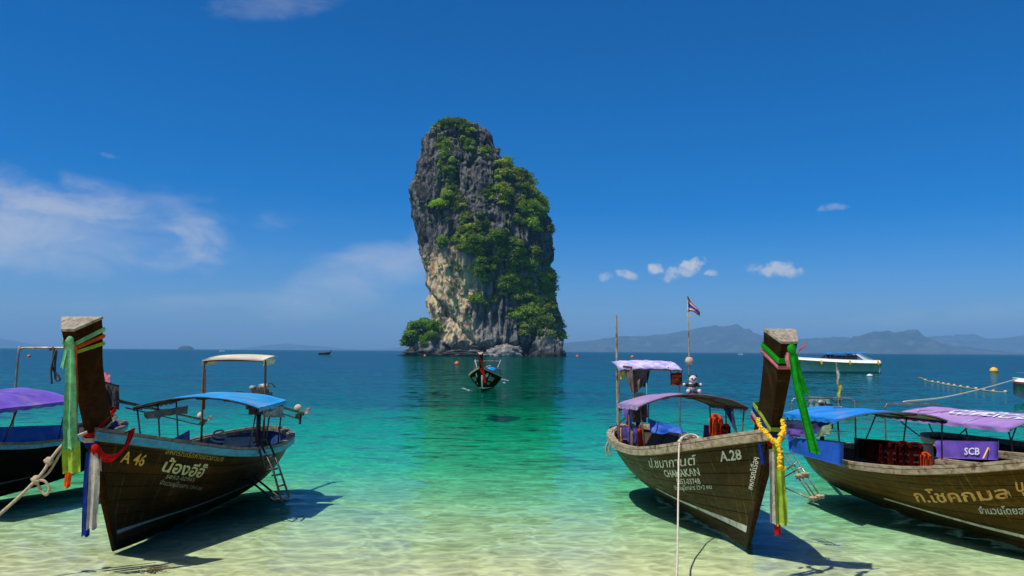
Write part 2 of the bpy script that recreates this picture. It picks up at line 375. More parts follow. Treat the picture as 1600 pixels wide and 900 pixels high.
m, t, out = new_mat('leaves')
at_ = t.node('ShaderNodeAttribute', attribute_name='tint'); co = t.node('ShaderNodeNewGeometry').outputs['Position']
c = t.mix(t.noise(co, .9, 4, .7), at_.outputs['Color'], (.08, .15, .015))
d1 = t.node('ShaderNodeBsdfPrincipled'); t.put(d1.inputs['Base Color'], c); d1.inputs['Roughness'].default_value = .6; d1.inputs['Specular IOR Level'].default_value = .25
d2 = t.node('ShaderNodeBsdfTranslucent'); t.put(d2.inputs[0], c)
mx = t.node('ShaderNodeMixShader'); mx.inputs[0].default_value = .35; t.l.new(d1.outputs[0], mx.inputs[1]); t.l.new(d2.outputs[0], mx.inputs[2]); t.l.new(mx.outputs[0], out.inputs[0])
simple('bark', (.12, .09, .06), .9, (.22, .18, .13), 3, (1, 1, .3))

LEFT = [(187, 712), (192, 690), (198, 680), (202, 676), (219, 664), (243, 659), (273, 652), (290, 645), (300, 643), (314, 644), (326, 649), (346, 654), (378, 658), (397, 662), (407, 667), (432, 673), (453, 671), (470, 673), (488, 679), (495, 681), (515, 677), (530, 668), (540, 655), (556, 640)]
RIGHT = [(187, 720), (190, 728), (193, 737), (200, 755), (212, 763), (229, 768), (241, 776), (260, 796), (270, 813), (287, 827), (302, 835), (324, 846), (339, 851), (363, 857), (381, 860), (402, 858), (416, 854), (440, 861), (472, 863), (493, 871), (512, 873), (535, 873), (556, 866)]
NZ, NA = 330, 640
def rock_shape():
    ys = np.linspace(186.0, 556.5, NZ)[::-1]                     # base first
    l = np.interp(ys, *np.array(LEFT).T); r = np.interp(ys, *np.array(RIGHT).T)
    ctr = np.array([at((a + bb) / 2, yy, RY) for a, bb, yy in zip(l, r, ys)])
    half = (r - l) / 2 * RY / F_PX
    z = ctr[:, 2]; z = (z - z[0]) / (z[-1] - z[0]) * (z[-1] + 2) - 2       # foot just under water
    cx = ctr[:, 0]; hd = np.interp(z, [0, 25, 60, 100, 130], [37, 34, 32, 24, 12]) * np.clip(half / 9, .15, 1)
    A = np.linspace(0, 2 * math.pi, NA, endpoint=False)
    ca, sa = np.cos(A), np.sin(A)
    # the front runs out to a blunt rib a little left of the middle
    X = cx[:, None] + half[:, None] * (np.sign(ca) * abs(ca) ** .9)[None]
    Y = -hd[:, None] * (np.sign(sa) * abs(sa) ** .85)[None] + (ca[None] ** 2) * 4
    Z = np.repeat(z[:, None], NA, 1)
    P = np.stack([X, Y, Z], -1)
    nx = np.stack([np.cos(A), -np.sin(A), 0 * A], -1)[None] + 0 * P
    q = P.copy()
    big = fbm(q * [1 / 26, 1 / 26, 1 / 34], 3, 3) - .5
    flute = fbm(q * [1 / 4.2, 1 / 4.2, 1 / 30], 4, 21, ridged=True) - .55
    blocks = fbm(q * [1 / 7.0, 1 / 7.0, 1 / 17], 4, 41, ridged=True) - .5
    fine = fbm(q * [1 / 1.6, 1 / 1.6, 1 / 6], 3, 61) - .5
    cell = np.floor(fbm(q * [1 / 14, 1 / 14, 1 / 22], 2, 77) * 7) / 7 - .5      # broken ledges
    edge = np.clip(1 - abs(ca) ** 4 * .75, .25, 1)[None]                       # keep the measured outline
    chip = fbm(q * [1 / 2.3, 1 / 2.3, 1 / 10], 3, 161, ridged=True, gain=.6) - .5
    D = chip * 2.6 + big * 9 * edge + flute * 4.0 + blocks * 4.2 * (.45 + .55 * edge) + fine * 3.0 + cell * 4 * edge
    slant = np.clip(1 - abs((q[..., 0] + 28) * .55 + (q[..., 2] - 22) * .5 + 3) / 2.2, 0, 1) * (q[..., 2] < 40) * (q[..., 2] > 6)
    D = D - slant * 3.0
    notch = np.exp(-((Z - 3.2) / 2.6) ** 2) * (2.2 + 5 * fbm(q * [1 / 9, 1 / 9, 1 / 9], 2, 90))
    crack = fbm(q * [1 / 6.5, 1 / 6.5, 1 / 40], 2, 131, ridged=True)
    D = D - notch - np.clip((crack - .80) / .2, 0, 1) ** 1.5 * 4.0
    top = np.clip((z[-1] - Z) / 10, .12, 1)
    P = P + nx * (D * np.clip(half[:, None] / 8, .2, 1) * top)[..., None]
    P[..., 2] += (fbm(q * [1 / 6, 1 / 6, 1 / 6], 3, 99) - .5) * 3.0 * np.clip(Z / 6, 0, 1)
    return P
RP = rock_shape()
rock_root = empty('sea_stack', (0, RY, 0)); tag(rock_root, 'tall sheer limestone rock tower rising alone from the sea, grey with ochre foot', 'rock')
i, j = np.meshgrid(np.arange(NZ - 1), np.arange(NA), indexing='ij'); a0 = (i * NA + j).ravel(); a1 = (i * NA + (j + 1) % NA).ravel()
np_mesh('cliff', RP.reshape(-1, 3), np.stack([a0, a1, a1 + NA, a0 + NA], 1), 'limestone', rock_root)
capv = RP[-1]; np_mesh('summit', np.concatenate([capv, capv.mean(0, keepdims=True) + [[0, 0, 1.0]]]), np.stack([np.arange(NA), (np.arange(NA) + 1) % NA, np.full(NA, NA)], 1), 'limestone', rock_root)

def boulder(name, label, px0, px1, ytop, Y, seed, dep=1.0, peak=.6, mat='limestone'):
    """a rock at the foot of the stack"""
    a, bb = at(px0, 556, Y), at(px1, 556, Y); c = (a + bb) / 2; hw = (bb[0] - a[0]) / 2; hh = at((px0 + px1) / 2, ytop, Y)[2]
    n, mm = 72, 30; th = np.linspace(0, 2 * math.pi, n, endpoint=False); ph = np.linspace(-.25, math.pi / 2, mm)
    T, Ph = np.meshgrid(th, ph, indexing='xy')
    q = np.stack([np.cos(Ph) ** .6 * np.cos(T) if False else np.sign(np.cos(Ph)) * abs(np.cos(Ph)) ** .6 * np.cos(T), abs(np.cos(Ph)) ** .6 * np.sin(T), np.sin(Ph)], -1)
    k = 1 + (fbm(q * 2.2 + seed, 5, seed, ridged=True) - .5) * .8 + (fbm(q * 9 + seed, 3, seed + 5) - .5) * .2
    skew = 1 - .45 * (q[..., 0] - (peak * 2 - 1)) ** 2
    P = q * k[..., None] * [hw, hw * dep, hh]; P[..., 2] *= np.clip(skew, .25, 1.1)
    idx = np.arange(n * mm).reshape(mm, n); A = idx[:-1]; B = idx[1:]
    F_ = np.stack([A, np.roll(A, -1, 1), np.roll(B, -1, 1), B], -1).reshape(-1, 4)
    o = np_mesh(name, P.reshape(-1, 3), F_, mat); o.location = (c[0], Y, 0); tag(o, label, 'rock', 'boulders at the foot of the rock tower'); return o
simple('pale_stone', (.10, .095, .09), .85, (.27, .25, .22), .7, (1, 1, .6), bump=.8, bscale=.9, lo=.4, hi=.6, col3=(.1, .1, .1), scale3=.5)
boulder('boulder', 'long pale grey boulder at the waterline in front of the rock tower', 757, 812, 541, 424, 4, .5, .7, 'pale_stone')
boulder('boulder', 'squat rock with yellow green scrub at the right foot of the rock tower', 831, 879, 524, 428, 9, .8, .55)
boulder('boulder', 'low dark ledge at the left foot of the rock tower, under the bush', 632, 700, 531, 436, 14, .6, .7)
boulder('boulder', 'dark rock shelf at the tower foot behind the approaching boat', 690, 760, 548, 428, 19, .4, .5)

# ---- growth on the rock
RNG = np.random.default_rng(7)
def crown_mesh(cs, rs, tints, per=1.0, leaf=(.26, .58), rng=RNG, flat=.75):
    """leaf clumps: many small leaf faces spread through and over uneven lobes"""
    Vs, Ts = [], []
    for c, r, tint in zip(cs, rs, tints):
        n = max(20, int(48 * r * r * per)); d = rng.normal(size=(n, 3)); d /= np.linalg.norm(d, axis=1, keepdims=True)
        d[:, 2] = np.where(d[:, 2] < -.35, -d[:, 2], d[:, 2])
        lump = .40 + 1.0 * fbm(d * 2.3 + c * .31, 3, 5)[:, None]; ax = rng.uniform(.65, 1.5, 3) * [1, 1, flat]
        p = c + d * r * lump * (rng.random((n, 1)) ** .33) * ax
        nr = d + rng.normal(size=(n, 3)) * .75; nr /= np.linalg.norm(nr, axis=1, keepdims=True)
        u = np.cross(nr, rng.normal(size=(n, 3))); u /= np.maximum(np.linalg.norm(u, axis=1, keepdims=True), 1e-6); v = np.cross(nr, u)
        s = rng.uniform(*leaf, size=(n, 1)); e = rng.uniform(.45, .8, size=(n, 1))
        Vs.append(np.stack([p - u * s, p + v * s * e + u * s * .2, p + u * s, p - v * s * e + u * s * .2], 1).reshape(-1, 3))
        tt = np.array(tint) * rng.uniform(.65, 1.35, size=(n, 1)); Ts.append(np.repeat(np.concatenate([tt, np.ones((n, 1))], 1), 4, 0))
    return np.concatenate(Vs), np.concatenate(Ts)
def leaf_object(name, V, T, parent=None):
    o = np_mesh(name, V, np.arange(len(V)).reshape(-1, 4), 'leaves', parent)
    ca = o.data.color_attributes.new('tint', 'FLOAT_COLOR', 'POINT'); ca.data.foreach_set('color', T.astype(np.float32).ravel())
    return o
GREENS = [(.16, .28, .015), (.22, .35, .015), (.10, .18, .02), (.27, .34, .025), (.27, .28, .06), (.07, .11, .02)]
# where the photograph shows growth: centre, radii (photo pixels on the cliff face), how dense
VEG = [(706, 200, 24, 8, .8), (688, 205, 14, 8, .7), (726, 200, 12, 10, .5), (694, 228, 7, 14, .4), (703, 300, 6, 10, .3), (705, 316, 17, 16, 1.0), (702, 345, 9, 14, .5), (692, 368, 7, 20, .5), (745, 230, 16, 12, .4),
       (700, 262, 14, 20, .22), (752, 237, 10, 8, .8), (785, 268, 14, 16, .9), (806, 285, 18, 16, .9), (822, 305, 16, 18, .8), (838, 330, 14, 20, .9), (846, 360, 12, 20, .8), (795, 300, 16, 24, .5), (765, 300, 14, 20, .25),
       (740, 348, 24, 14, .8), (728, 375, 18, 18, .8), (742, 385, 20, 16, 1.1), (775, 372, 22, 14, .7), (800, 370, 16, 16, .6), (760, 410, 16, 16, .9), (754, 430, 14, 18, 1.1), (785, 420, 24, 18, .8), (805, 400, 22, 14, .8), (830, 405, 20, 16, .9),
       (800, 445, 24, 18, 1.0), (826, 440, 20, 24, .9), (852, 445, 10, 22, .8), (815, 470, 24, 14, 1.0), (840, 480, 22, 18, 1.0), (858, 500, 14, 16, 1.0), (808, 490, 12, 14, .7), (842, 510, 20, 12, .8), (820, 512, 10, 12, .6), (866, 520, 8, 14, .8), (742, 465, 8, 8, .7), (760, 477, 5, 5, .5), (772, 470, 5, 5, .4), (770, 395, 30, 40, .35), (820, 350, 30, 40, .35)]
def grow():
    P = RP.reshape(-1, 3) + [0, RY, 0]
    front = np.tile(np.sin(np.linspace(0, 2 * math.pi, NA, endpoint=False)) > -.12, NZ)
    d = P - [0, 0, CAM_H]; dep = d @ FW; px = 800 + F_PX * (d @ RT) / dep; py = 450 - F_PX * (d @ UP) / dep
    wgt = np.zeros(len(P))
    for cx, cy, rx, ry, k in VEG: wgt = np.maximum(wgt, k * np.clip(1.35 - ((px - cx) / rx) ** 2 - ((py - cy) / ry) ** 2, 0, 1))
    wgt = wgt + .018 * (px > 700) * (py < 520) + .012 * (py < 500)
    up = RP.reshape(-1, 3)
    clump = fbm(P * [1 / 9, 1 / 9, 1 / 7], 3, 123); wgt = wgt * np.clip((clump - .40) * 6, 0, 1.5) * front
    # even out: vertices stand closer together where the tower is narrow
    area = np.repeat(np.interp(np.arange(NZ), [0, NZ * .8, NZ - 1], [1, .8, .3]), NA)
    wgt = wgt * area
    n = 3300; pick = RNG.choice(len(P), n, replace=False, p=wgt / wgt.sum())
    cs = P[pick]; rs = RNG.gamma(2.2, .55, n) + .4; small = wgt[pick] < .06; rs[small] *= .55
    kind = fbm(cs / 14, 2, 55); ti = np.clip(((kind - .25) * 2 * len(GREENS)).astype(int) + RNG.integers(-1, 2, n), 0, len(GREENS) - 1)
    V, T = crown_mesh(cs + [0, -.5, .2], rs, [np.array(GREENS[k]) * RNG.uniform(.45, 2.3) for k in ti], per=.95)
    o = leaf_object('cliff_scrub', V, T); tag(o, 'green scrub and creepers covering ledges of the limestone tower', kind='stuff')
    # the far side carries growth too
grow()
def tree(name, label, px, py, Y, rad, height, seed, tint, cat='tree', lobes=9, per=1.3, spread=1.0, low=.35):
    """a tapered trunk with limbs and a crown of leaf clumps"""
    rng = np.random.default_rng(seed); base = at(px, py, Y); r = empty(name, tuple(base)); tag(r, label, cat, 'trees growing on the rock tower')
    tk = MB(); top = np.array([rng.normal() * .1 * height, 0, height * .62])
    tk.tube(spline([(0, 0, -1.5), top * .5 + [.2, .1, 0], top], 8), np.linspace(.32, .14, 8) * height / 8, 7)
    cs = []
    for k in range(lobes):
        a = rng.random() * 2 * math.pi; c = np.array([math.cos(a) * rad * rng.uniform(.1, .95) * spread, math.sin(a) * rad * .6 * rng.uniform(.1, .8), height * rng.uniform(low, .92)])
        cs.append(c); tk.tube(spline([top * rng.uniform(.3, .9), (top * .6 + c * .4) + [0, 0, .3], c], 6), np.linspace(.11, .04, 6) * height / 8, 5)
    tk.build('trunk', 'bark', r, smooth=True)
    V, T = crown_mesh(np.array(cs), rng.uniform(.26, .50, lobes) * rad, [np.array(tint) * rng.uniform(.9, 1.6) for _ in cs], per, rng=rng, leaf=(.26, .58), flat=.8)
    leaf_object('crown', V, T, r); return r
tree('shoreline_tree', 'broad bright green bushy tree hanging over the left foot of the tower', 662, 546, 434, 8.5, 15, 1, (.17, .32, .02), lobes=30, per=2.2, spread=.95, low=.10)
tree('shoreline_tree', 'small dark bush left of the broad bright tree, over the ledge', 643, 546, 435, 5.0, 11, 2, (.13, .27, .02), lobes=14, per=2, low=.15)
tree('summit_tree', 'wispy spreading tree on the left of the tower summit', 697, 204, 452, 4.6, 5, 3, (.05, .11, .025), lobes=8, per=1.1)
tree('summit_tree', 'dense dark tree crowning the highest point of the tower', 714, 200, 452, 4.0, 4, 4, (.045, .10, .02), lobes=9, per=1.6)
tree('cliff_tree', 'pale leafy tree sticking out from the right edge of the tower', 860, 452, 445, 4.2, 12, 5, (.08, .13, .05), lobes=9, per=.9)
tree('cliff_tree', 'bright yellow green tree in the middle of the tower above the grey slab', 752, 438, 425, 5.2, 12, 6, (.12, .24, .02), lobes=12, per=1.6)
tree('cliff_tree', 'large round bright green tree below the dark overhang', 742, 398, 427, 6.5, 10, 7, (.09, .21, .015), lobes=12, per=1.6)
tree('cliff_tree', 'rounded green tree clinging to the middle of the bare grey left face', 705, 328, 433, 5.5, 9, 8, (.08, .16, .02), lobes=10, per=1.5)
tree('cliff_tree', 'yellow green shrub low on the shaded wall near the right boulder', 818, 515, 428, 3.4, 7, 9, (.13, .2, .03), lobes=8, per=1.4)
tree('cliff_tree', 'olive scrub on top of the squat right boulder', 852, 536, 425, 5.5, 5.5, 10, (.15, .18, .04), lobes=10, per=1.3, spread=1.3)

# ------------------------------------------------------------------ boat materials
def hull_wood(name, c1, c2, c3, rough=.62, streak=(.5, .5, .47), spec=.03):
    """oiled planks: tone differs from plank to plank, runs and scuffs go down the side"""
    m, t, out = new_mat(name)
    b = t.node('ShaderNodeBsdfPrincipled'); co = t.node('ShaderNodeTexCoord').outputs['Object']; rnd = t.node('ShaderNodeObjectInfo').outputs['Random']
    grain = t.noise(t.mapped(co, (6, .7, 6)), 3.5, 6, .65)
    c = t.mix(t.ramp(grain, .32, .68), c1, c2)
    c = t.mix(t.ramp(t.noise(t.mapped(co, (1, .5, 1)), 2.2, 5, .7), .46, .60, 0, .9), c, c3)
    c = t.mix(t.ramp(rnd, 0, .55, .65, 0), c, c1)
    c = t.mix(t.ramp(rnd, .6, 1, 0, .45), c, c3)
    runs = t.ramp(t.noise(t.mapped(co, (1, 9, .8)), 2.0, 5, .7), .55, .72, 0, .55)
    c = t.mix(runs, c, streak)
    sc_ = t.ramp(t.noise(t.mapped(co, (3, 3, 14)), 3.0, 4, .8),   .64, .72, 0, .45)
    c = t.mix(sc_, c, streak)
    zz = t.math('ADD', t.xyz(co)[2], t.math('MULTIPLY', t.noise(t.mapped(co, (2, 2, 2)), 2.5, 4), -.22))
    c = t.mix(t.ramp(zz, .10, -.04, 0, .75), c, (.010, .013, .005))          # wet, weedy band at the waterline
    t.put(b.inputs['Base Color'], c); t.put(b.inputs['Roughness'], t.ramp(grain, .3, .7, rough - .15, rough + .15)); b.inputs['Specular IOR Level'].default_value = spec
    bn = t.node('ShaderNodeBump'); bn.inputs['Strength'].default_value = .5; bn.inputs['Distance'].default_value = .006
    t.put(bn.inputs['Height'], grain); t.put(b.inputs['Normal'], bn); t.l.new(b.outputs[0], out.inputs[0]); return m
hull_wood('hull_brown', (.012, .0055, .0006), (.046, .024, .0028), (.075, .026, .0018), .42, (.125, .090, .026))
hull_wood('hull_olive', (.018, .013, .002), (.058, .044, .010), (.036, .017, .002), .45, (.18, .15, .06))
hull_wood('hull_gold', (.036, .021, .0018), (.125, .076, .008), (.070, .034, .002), .42, (.27, .18, .04))
hull_wood('hull_dark', (.004, .004, .0025), (.011, .0095, .005), (.007, .006, .0025), .6, (.014, .014, .010), 0)
hull_wood('bottom_paint', (.10, .035, .012), (.17, .07, .02), (.05, .025, .012), .6, (.2, .15, .08))
hull_wood('prow_wood', (.010, .0035, .0006), (.040, .011, .0012), (.018, .0055, .0006), .42, (.07, .020, .003))
hull_wood('prow_grey', (.012, .006, .0015), (.034, .018, .006), (.020, .009, .002), .45, (.10, .07, .035))
simple('weathered_top', (.34, .30, .23), .85, (.20, .17, .12), 7, (3, 1, 3), bump=.6, bscale=22, col3=(.10, .08, .06), scale3=9)
simple('rail_wood', (.40, .33, .22), .75, (.22, .165, .09), 5, (4, .8, 4), bump=.5, col3=(.10, .06, .03), scale3=5)
simple('rail_dark', (.10, .085, .065), .75, (.20, .17, .13), 5, (4, .8, 4), bump=.5, col3=(.04, .03, .02), scale3=5)
simple('rail_blue', (.05, .33, .48), .5, (.03, .22, .36), 4, (4, .8, 4), bump=.2, col3=(.16, .14, .10), scale3=7)
simple('deck_wood', (.34, .27, .18), .8, (.20, .15, .095), 5, (5, .6, 5), bump=.4, col3=(.09, .07, .05), scale3=3)
simple('inner_blue', (.015, .06, .23), .6, (.008, .03, .12), 4, col3=(.03, .03, .03), scale3=3)
simple('inner_dark', (.04, .033, .025), .8, (.08, .06, .04), 5, (5, 1, 5))
simple('stripe_white', (.52, .55, .47), .6, (.34, .36, .29), 6, col3=(.20, .14, .07), scale3=6)
simple('stripe_grey', (.22, .27, .27), .6, (.14, .18, .17), 6, col3=(.1, .08, .05), scale3=6)
simple('tarp_blue', (.01, .20, .62), .55, (.012, .25, .70), 3, bump=.25, bscale=7, trans=.12, col3=(.30, .27, .28), scale3=1.6, amt3=.4)
simple('tarp_deepblue', (.008, .07, .36), .5, (.01, .09, .45), 3, bump=.25, bscale=7, trans=.12)
simple('tarp_sky', (.02, .27, .60), .55, (.03, .33, .68), 2.5, bump=.25, bscale=7, trans=.12, col3=(.30, .27, .28), scale3=1.6, amt3=.4)
simple('tarp_purple', (.12, .055, .42), .55, (.17, .09, .50), 2, bump=.3, bscale=6, trans=.12, col3=(.30, .27, .28), scale3=1.6, amt3=.4)
simple('tarp_mauve', (.36, .26, .42), .65, (.28, .17, .38), 2, bump=.3, bscale=6, trans=.1, col3=(.30, .27, .28), scale3=1.6, amt3=.4)
simple('tarp_print', (.36, .20, .52), .55, (.44, .28, .56), 2, bump=.3, bscale=6, trans=.12, col3=(.30, .27, .28), scale3=1.6, amt3=.4)
simple('tarp_lilac', (.42, .33, .72), .6, (.66, .60, .80), 5, bump=.4, bscale=9, trans=.12, lo=.42, hi=.55)
simple('tarp_cream', (.74, .66, .48), .7, (.62, .52, .36), 3, bump=.3, bscale=9, trans=.1, col3=(.30, .27, .28), scale3=1.6, amt3=.4)
simple('tarp_under', (.13, .10, .07), .8, (.08, .055, .04), 3, bump=.3)
simple('navy_cloth', (.015, .018, .07), .8, (.03, .03, .11), 5, bump=.4, trans=.1)
simple('violet_cloth', (.14, .08, .36), .75, (.09, .05, .26), 4, bump=.4, trans=.15)
simple('steel', (.34, .32, .29), .4, (.20, .16, .12), 6, metal=.7, col3=(.16, .075, .035), scale3=4)
simple('black_metal', (.018, .018, .018), .45, (.05, .045, .04), 8, metal=.3)
simple('rust', (.12, .05, .025), .8, (.19, .085, .04), 9, col3=(.05, .035, .03), scale3=6)
simple('engine_iron', (.035, .035, .035), .5, (.10, .095, .09), 14, metal=.5, col3=(.16, .09, .05), scale3=10)
simple('engine_white', (.36, .36, .34), .4, (.14, .135, .13), 14)
simple('rope_fibre', (.46, .38, .25), .9, (.30, .23, .14), 40, bump=.8, bscale=90)
simple('rope_pale', (.62, .56, .46), .9, (.46, .40, .30), 40, bump=.8, bscale=90)
simple('rope_dark', (.03, .03, .03), .9, (.07, .065, .06), 40)
simple('cork', (.55, .44, .35), .8, (.42, .32, .24), 10, bump=.4, col3=(.2, .14, .1), scale3=30)
simple('clear_plastic', (.40, .44, .46), .4, (.22, .25, .27), 6, trans=.35)
def cloth(name, c, k=.66): simple(name, c, .95, tuple(v * k for v in c), 9, bump=.9, bscale=30, trans=.38, spec=.0)
cloth('cloth_mint', (.26, .68, .34)); cloth('cloth_lime', (.44, .64, .07)); cloth('cloth_orange', (.85, .14, .02)); cloth('cloth_red', (.62, .02, .02)); cloth('cloth_blue', (.02, .05, .32))
cloth('cloth_white', (.66, .63, .55)); cloth('cloth_green', (.02, .46, .03)); cloth('cloth_pink', (.80, .28, .33)); cloth('cloth_yellow', (.72, .66, .14)); cloth('cloth_taupe', (.27, .20, .17)); cloth('cloth_seafoam', (.36, .62, .47)); cloth('cloth_palegreen', (.38, .54, .34))
cloth('vest_red_shaded', (.08, .006, .004)); cloth('vest_orange', (.80, .10, .02)); cloth('bag_rust', (.26, .05, .022))  # red jacket cloth is darkened: the awning's shade is in its colour
simple('marigold', (.85, .62, .01), .7, (.80, .46, .01), 30, bump=.6, bscale=60, trans=.15)
simple('paint_yellow', (.62, .38, .045), .6, (.48, .28, .03), 9, col3=(.045, .034, .012), scale3=13)
simple('paint_dimyellow', (.42, .27, .035), .6, (.30, .19, .025), 9, col3=(.045, .034, .012), scale3=13)
simple('paint_paleyellow', (.62, .62, .32), .6, (.48, .46, .18), 9, col3=(.045, .034, .012), scale3=13)
simple('paint_dimwhite', (.34, .32, .20), .6, (.22, .20, .11), 9, col3=(.045, .034, .012), scale3=13)
simple('paint_white', (.62, .63, .50), .6, (.52, .52, .40), 9, col3=(.045, .034, .012), scale3=13)
simple('paint_orange', (.60, .27, .035), .6, (.56, .38, .12), 5, col3=(.045, .034, .012), scale3=13)
simple('paint_chalk', (.48, .56, .48), .6, (.36, .42, .34), 9, col3=(.045, .034, .012), scale3=13)
simple('print_white', (.72, .72, .74), .6, (.62, .60, .66), 9)
simple('print_gold', (.72, .46, .05), .6, (.58, .36, .05), 9)

def slab(P, Q):
    """closed slab between two sheets of the same layout"""
    P = np.array(P, float); Q = np.array(Q, float); a, b = P.shape[:2]; o = a * b; ix = lambda i, j: i * b + j
    q = [(ix(i, j), ix(i + 1, j), ix(i + 1, j + 1), ix(i, j + 1)) for i in range(a - 1) for j in range(b - 1)]
    rim = [ix(i, 0) for i in range(a)] + [ix(a - 1, j) for j in range(1, b)] + [ix(i, b - 1) for i in range(a - 2, -1, -1)] + [ix(0, j) for j in range(b - 2, 0, -1)]
    e = [(rim[k], rim[(k + 1) % len(rim)], rim[(k + 1) % len(rim)] + o, rim[k] + o) for k in range(len(rim))]
    return MB().add(np.concatenate([P.reshape(-1, 3), Q.reshape(-1, 3)]), q + [tuple(i + o for i in t[::-1]) for t in q] + e)
def sweep(path, lats, prof):
    """profile [(sideways, up)] carried along a path; lats = sideways unit vectors"""
    P = np.array([[p + l * a + np.array([0, 0, z]) for a, z in prof] for p, l in zip(path, lats)]); n, k = P.shape[:2]
    Fs = [(i * k + j, i * k + (j + 1) % k, (i + 1) * k + (j + 1) % k, (i + 1) * k + j) for i in range(n - 1) for j in range(k)]
    Fs += [tuple(range(k))[::-1], tuple((n - 1) * k + j for j in range(k))]
    return MB().add(P.reshape(-1, 3), Fs)

_T = np.array([0, .03, .08, .2, .4, .6, .75, .88, .95, 1.0])
_B = np.array([.0, .38, .58, .78, .86, .82, .68, .43, .25, .06])
_G = np.array([.82, .81, .80, .80, .82, .90, 1.03, 1.22, 1.34, 1.45])
_K = np.array([.25, .06, -.10, -.22, -.27, -.26, -.22, -.17, -.13, -.10])
def _smooth(y, n=401, w=18):
    t = np.linspace(0, 1, n); v = np.interp(t, _T, y); pad = w * 3
    e = np.concatenate([2 * v[0] - v[pad:0:-1], v, 2 * v[-1] - v[-2:-pad - 2:-1]]); k = np.exp(-np.linspace(-3, 3, 2 * pad + 1) ** 2 / 2); k /= k.sum()
    return np.convolve(e, k, 'same')[pad:-pad]
class Hull:
    """a long-tail hull: stern at t = 0, stem at t = 1; v runs from keel to gunwale; the boat's own axes have +y at the bow"""
    def __init__(s, x0, y0, yaw, L, bs, rk, go):
        s.x0, s.y0, s.yaw, s.L, s.rk = x0, y0, yaw, L, rk; tt = np.linspace(0, 1, 401); s.tt = tt
        b = _smooth(_B * bs); st = tt < .085; b[st] = np.interp(.085, tt, b) * (tt[st] / .085) ** .5; s.b = b
        s.g = _smooth(_G + np.interp(_T, [0, .33, .66, 1], go)); s.k = _smooth(_K)
    def B(s, t): return np.interp(t, s.tt, s.b)
    def G(s, t): return np.interp(t, s.tt, s.g)
    def K(s, t): return np.interp(t, s.tt, s.k)
    def p(s, t, v, side, inset=0.0):
        t = np.asarray(t, float); v = np.asarray(v, float); K = s.K(t); z = K + (s.G(t) - K) * v
        b = np.maximum(s.B(t) * np.maximum(v, 0) ** (.5 + .6 * t ** 2) - inset, 0) * side
        y = (t - 1) * s.L + s.rk * np.clip(z, 0, 9) / 1.4 * np.clip((t - .55) / .45, 0, 1) ** 2
        return np.stack(np.broadcast_arrays(b, y, z), -1)
    def world(s, P):
        P = np.asarray(P, float); c, sn = math.cos(s.yaw), math.sin(s.yaw)
        return np.stack([s.x0 - P[..., 0] * c + P[..., 1] * sn, s.y0 - P[..., 0] * sn - P[..., 1] * c, P[..., 2]], -1)
    def local(s, Wp):
        Wp = np.asarray(Wp, float); c, sn = math.cos(s.yaw), math.sin(s.yaw); dx, dy = Wp[..., 0] - s.x0, Wp[..., 1] - s.y0
        return np.stack([-dx * c - dy * sn, dx * sn - dy * c, Wp[..., 2]], -1)
    def find(s, px, py, side):
        """hull coordinates (t, v) of the spot that shows at a photo pixel"""
        t, v = np.meshgrid(np.linspace(.02, 1, 260), np.linspace(0, 1.05, 120), indexing='ij')
        d = s.world(s.p(t, v, side)) - [0, 0, CAM_H]; dep = d @ FW
        e = (800 + F_PX * (d @ RT) / dep - px) ** 2 + (450 - F_PX * (d @ UP) / dep - py) ** 2; k = np.unravel_index(e.argmin(), e.shape)
        return np.array([t[k], v[k]])
    def stem(s, z):
        return s.rk * np.minimum(z, 1.4) / 1.4 + np.maximum(z - 1.4, 0) * .5

def text_verts(body, shear=0.0, bold=.012):
    cu = bpy.data.curves.new('lettering', 'FONT'); cu.body = body; cu.shear = shear; cu.offset = bold; cu.resolution_u = 2
    o = bpy.data.objects.new('lettering', cu); COL.objects.link(o)
    me = bpy.data.meshes.new_from_object(o.evaluated_get(bpy.context.evaluated_depsgraph_get()))
    V = np.array([v.co[:] for v in me.vertices])[:, :2]; Fs = [tuple(p.vertices) for p in me.polygons]
    bpy.data.objects.remove(o); bpy.data.curves.remove(cu); bpy.data.meshes.remove(me)
    return V, Fs
def flat_text(body, mat, parent, fn, name='lettering', base=(0, 1), bold=.012, shear=0.0):
    """letters laid on a surface by fn(u 0..1, w 0..1)"""
    V, Fs = text_verts(body, shear, bold); x0, x1 = V[:, 0].min(), V[:, 0].max()
    u = (V[:, 0] - x0) / (x1 - x0); wv = (V[:, 1] - base[0]) / (base[1] - base[0])
    return MB().add(fn(u, wv), Fs).build(name, mat, parent)
def hull_text(h, root, side, body, BL, TL, BR, TR, mat, cap=.70, bold=.012, off=.020):
    a, b, c, d = [h.find(*q, side) for q in (BL, TL, BR, TR)]
    def fn(u, wv):
        u = u[:, None]; wv = wv[:, None]; q = (a * (1 - u) + c * u) * (1 - wv) + (b * (1 - u) + d * u) * wv
        P = h.p(q[:, 0], np.clip(q[:, 1], 0, 1.1), side); P[:, 0] += side * off; P[:, 1] += off * .35; return P
    return flat_text(body, mat, root, fn, base=(0, cap), bold=bold)

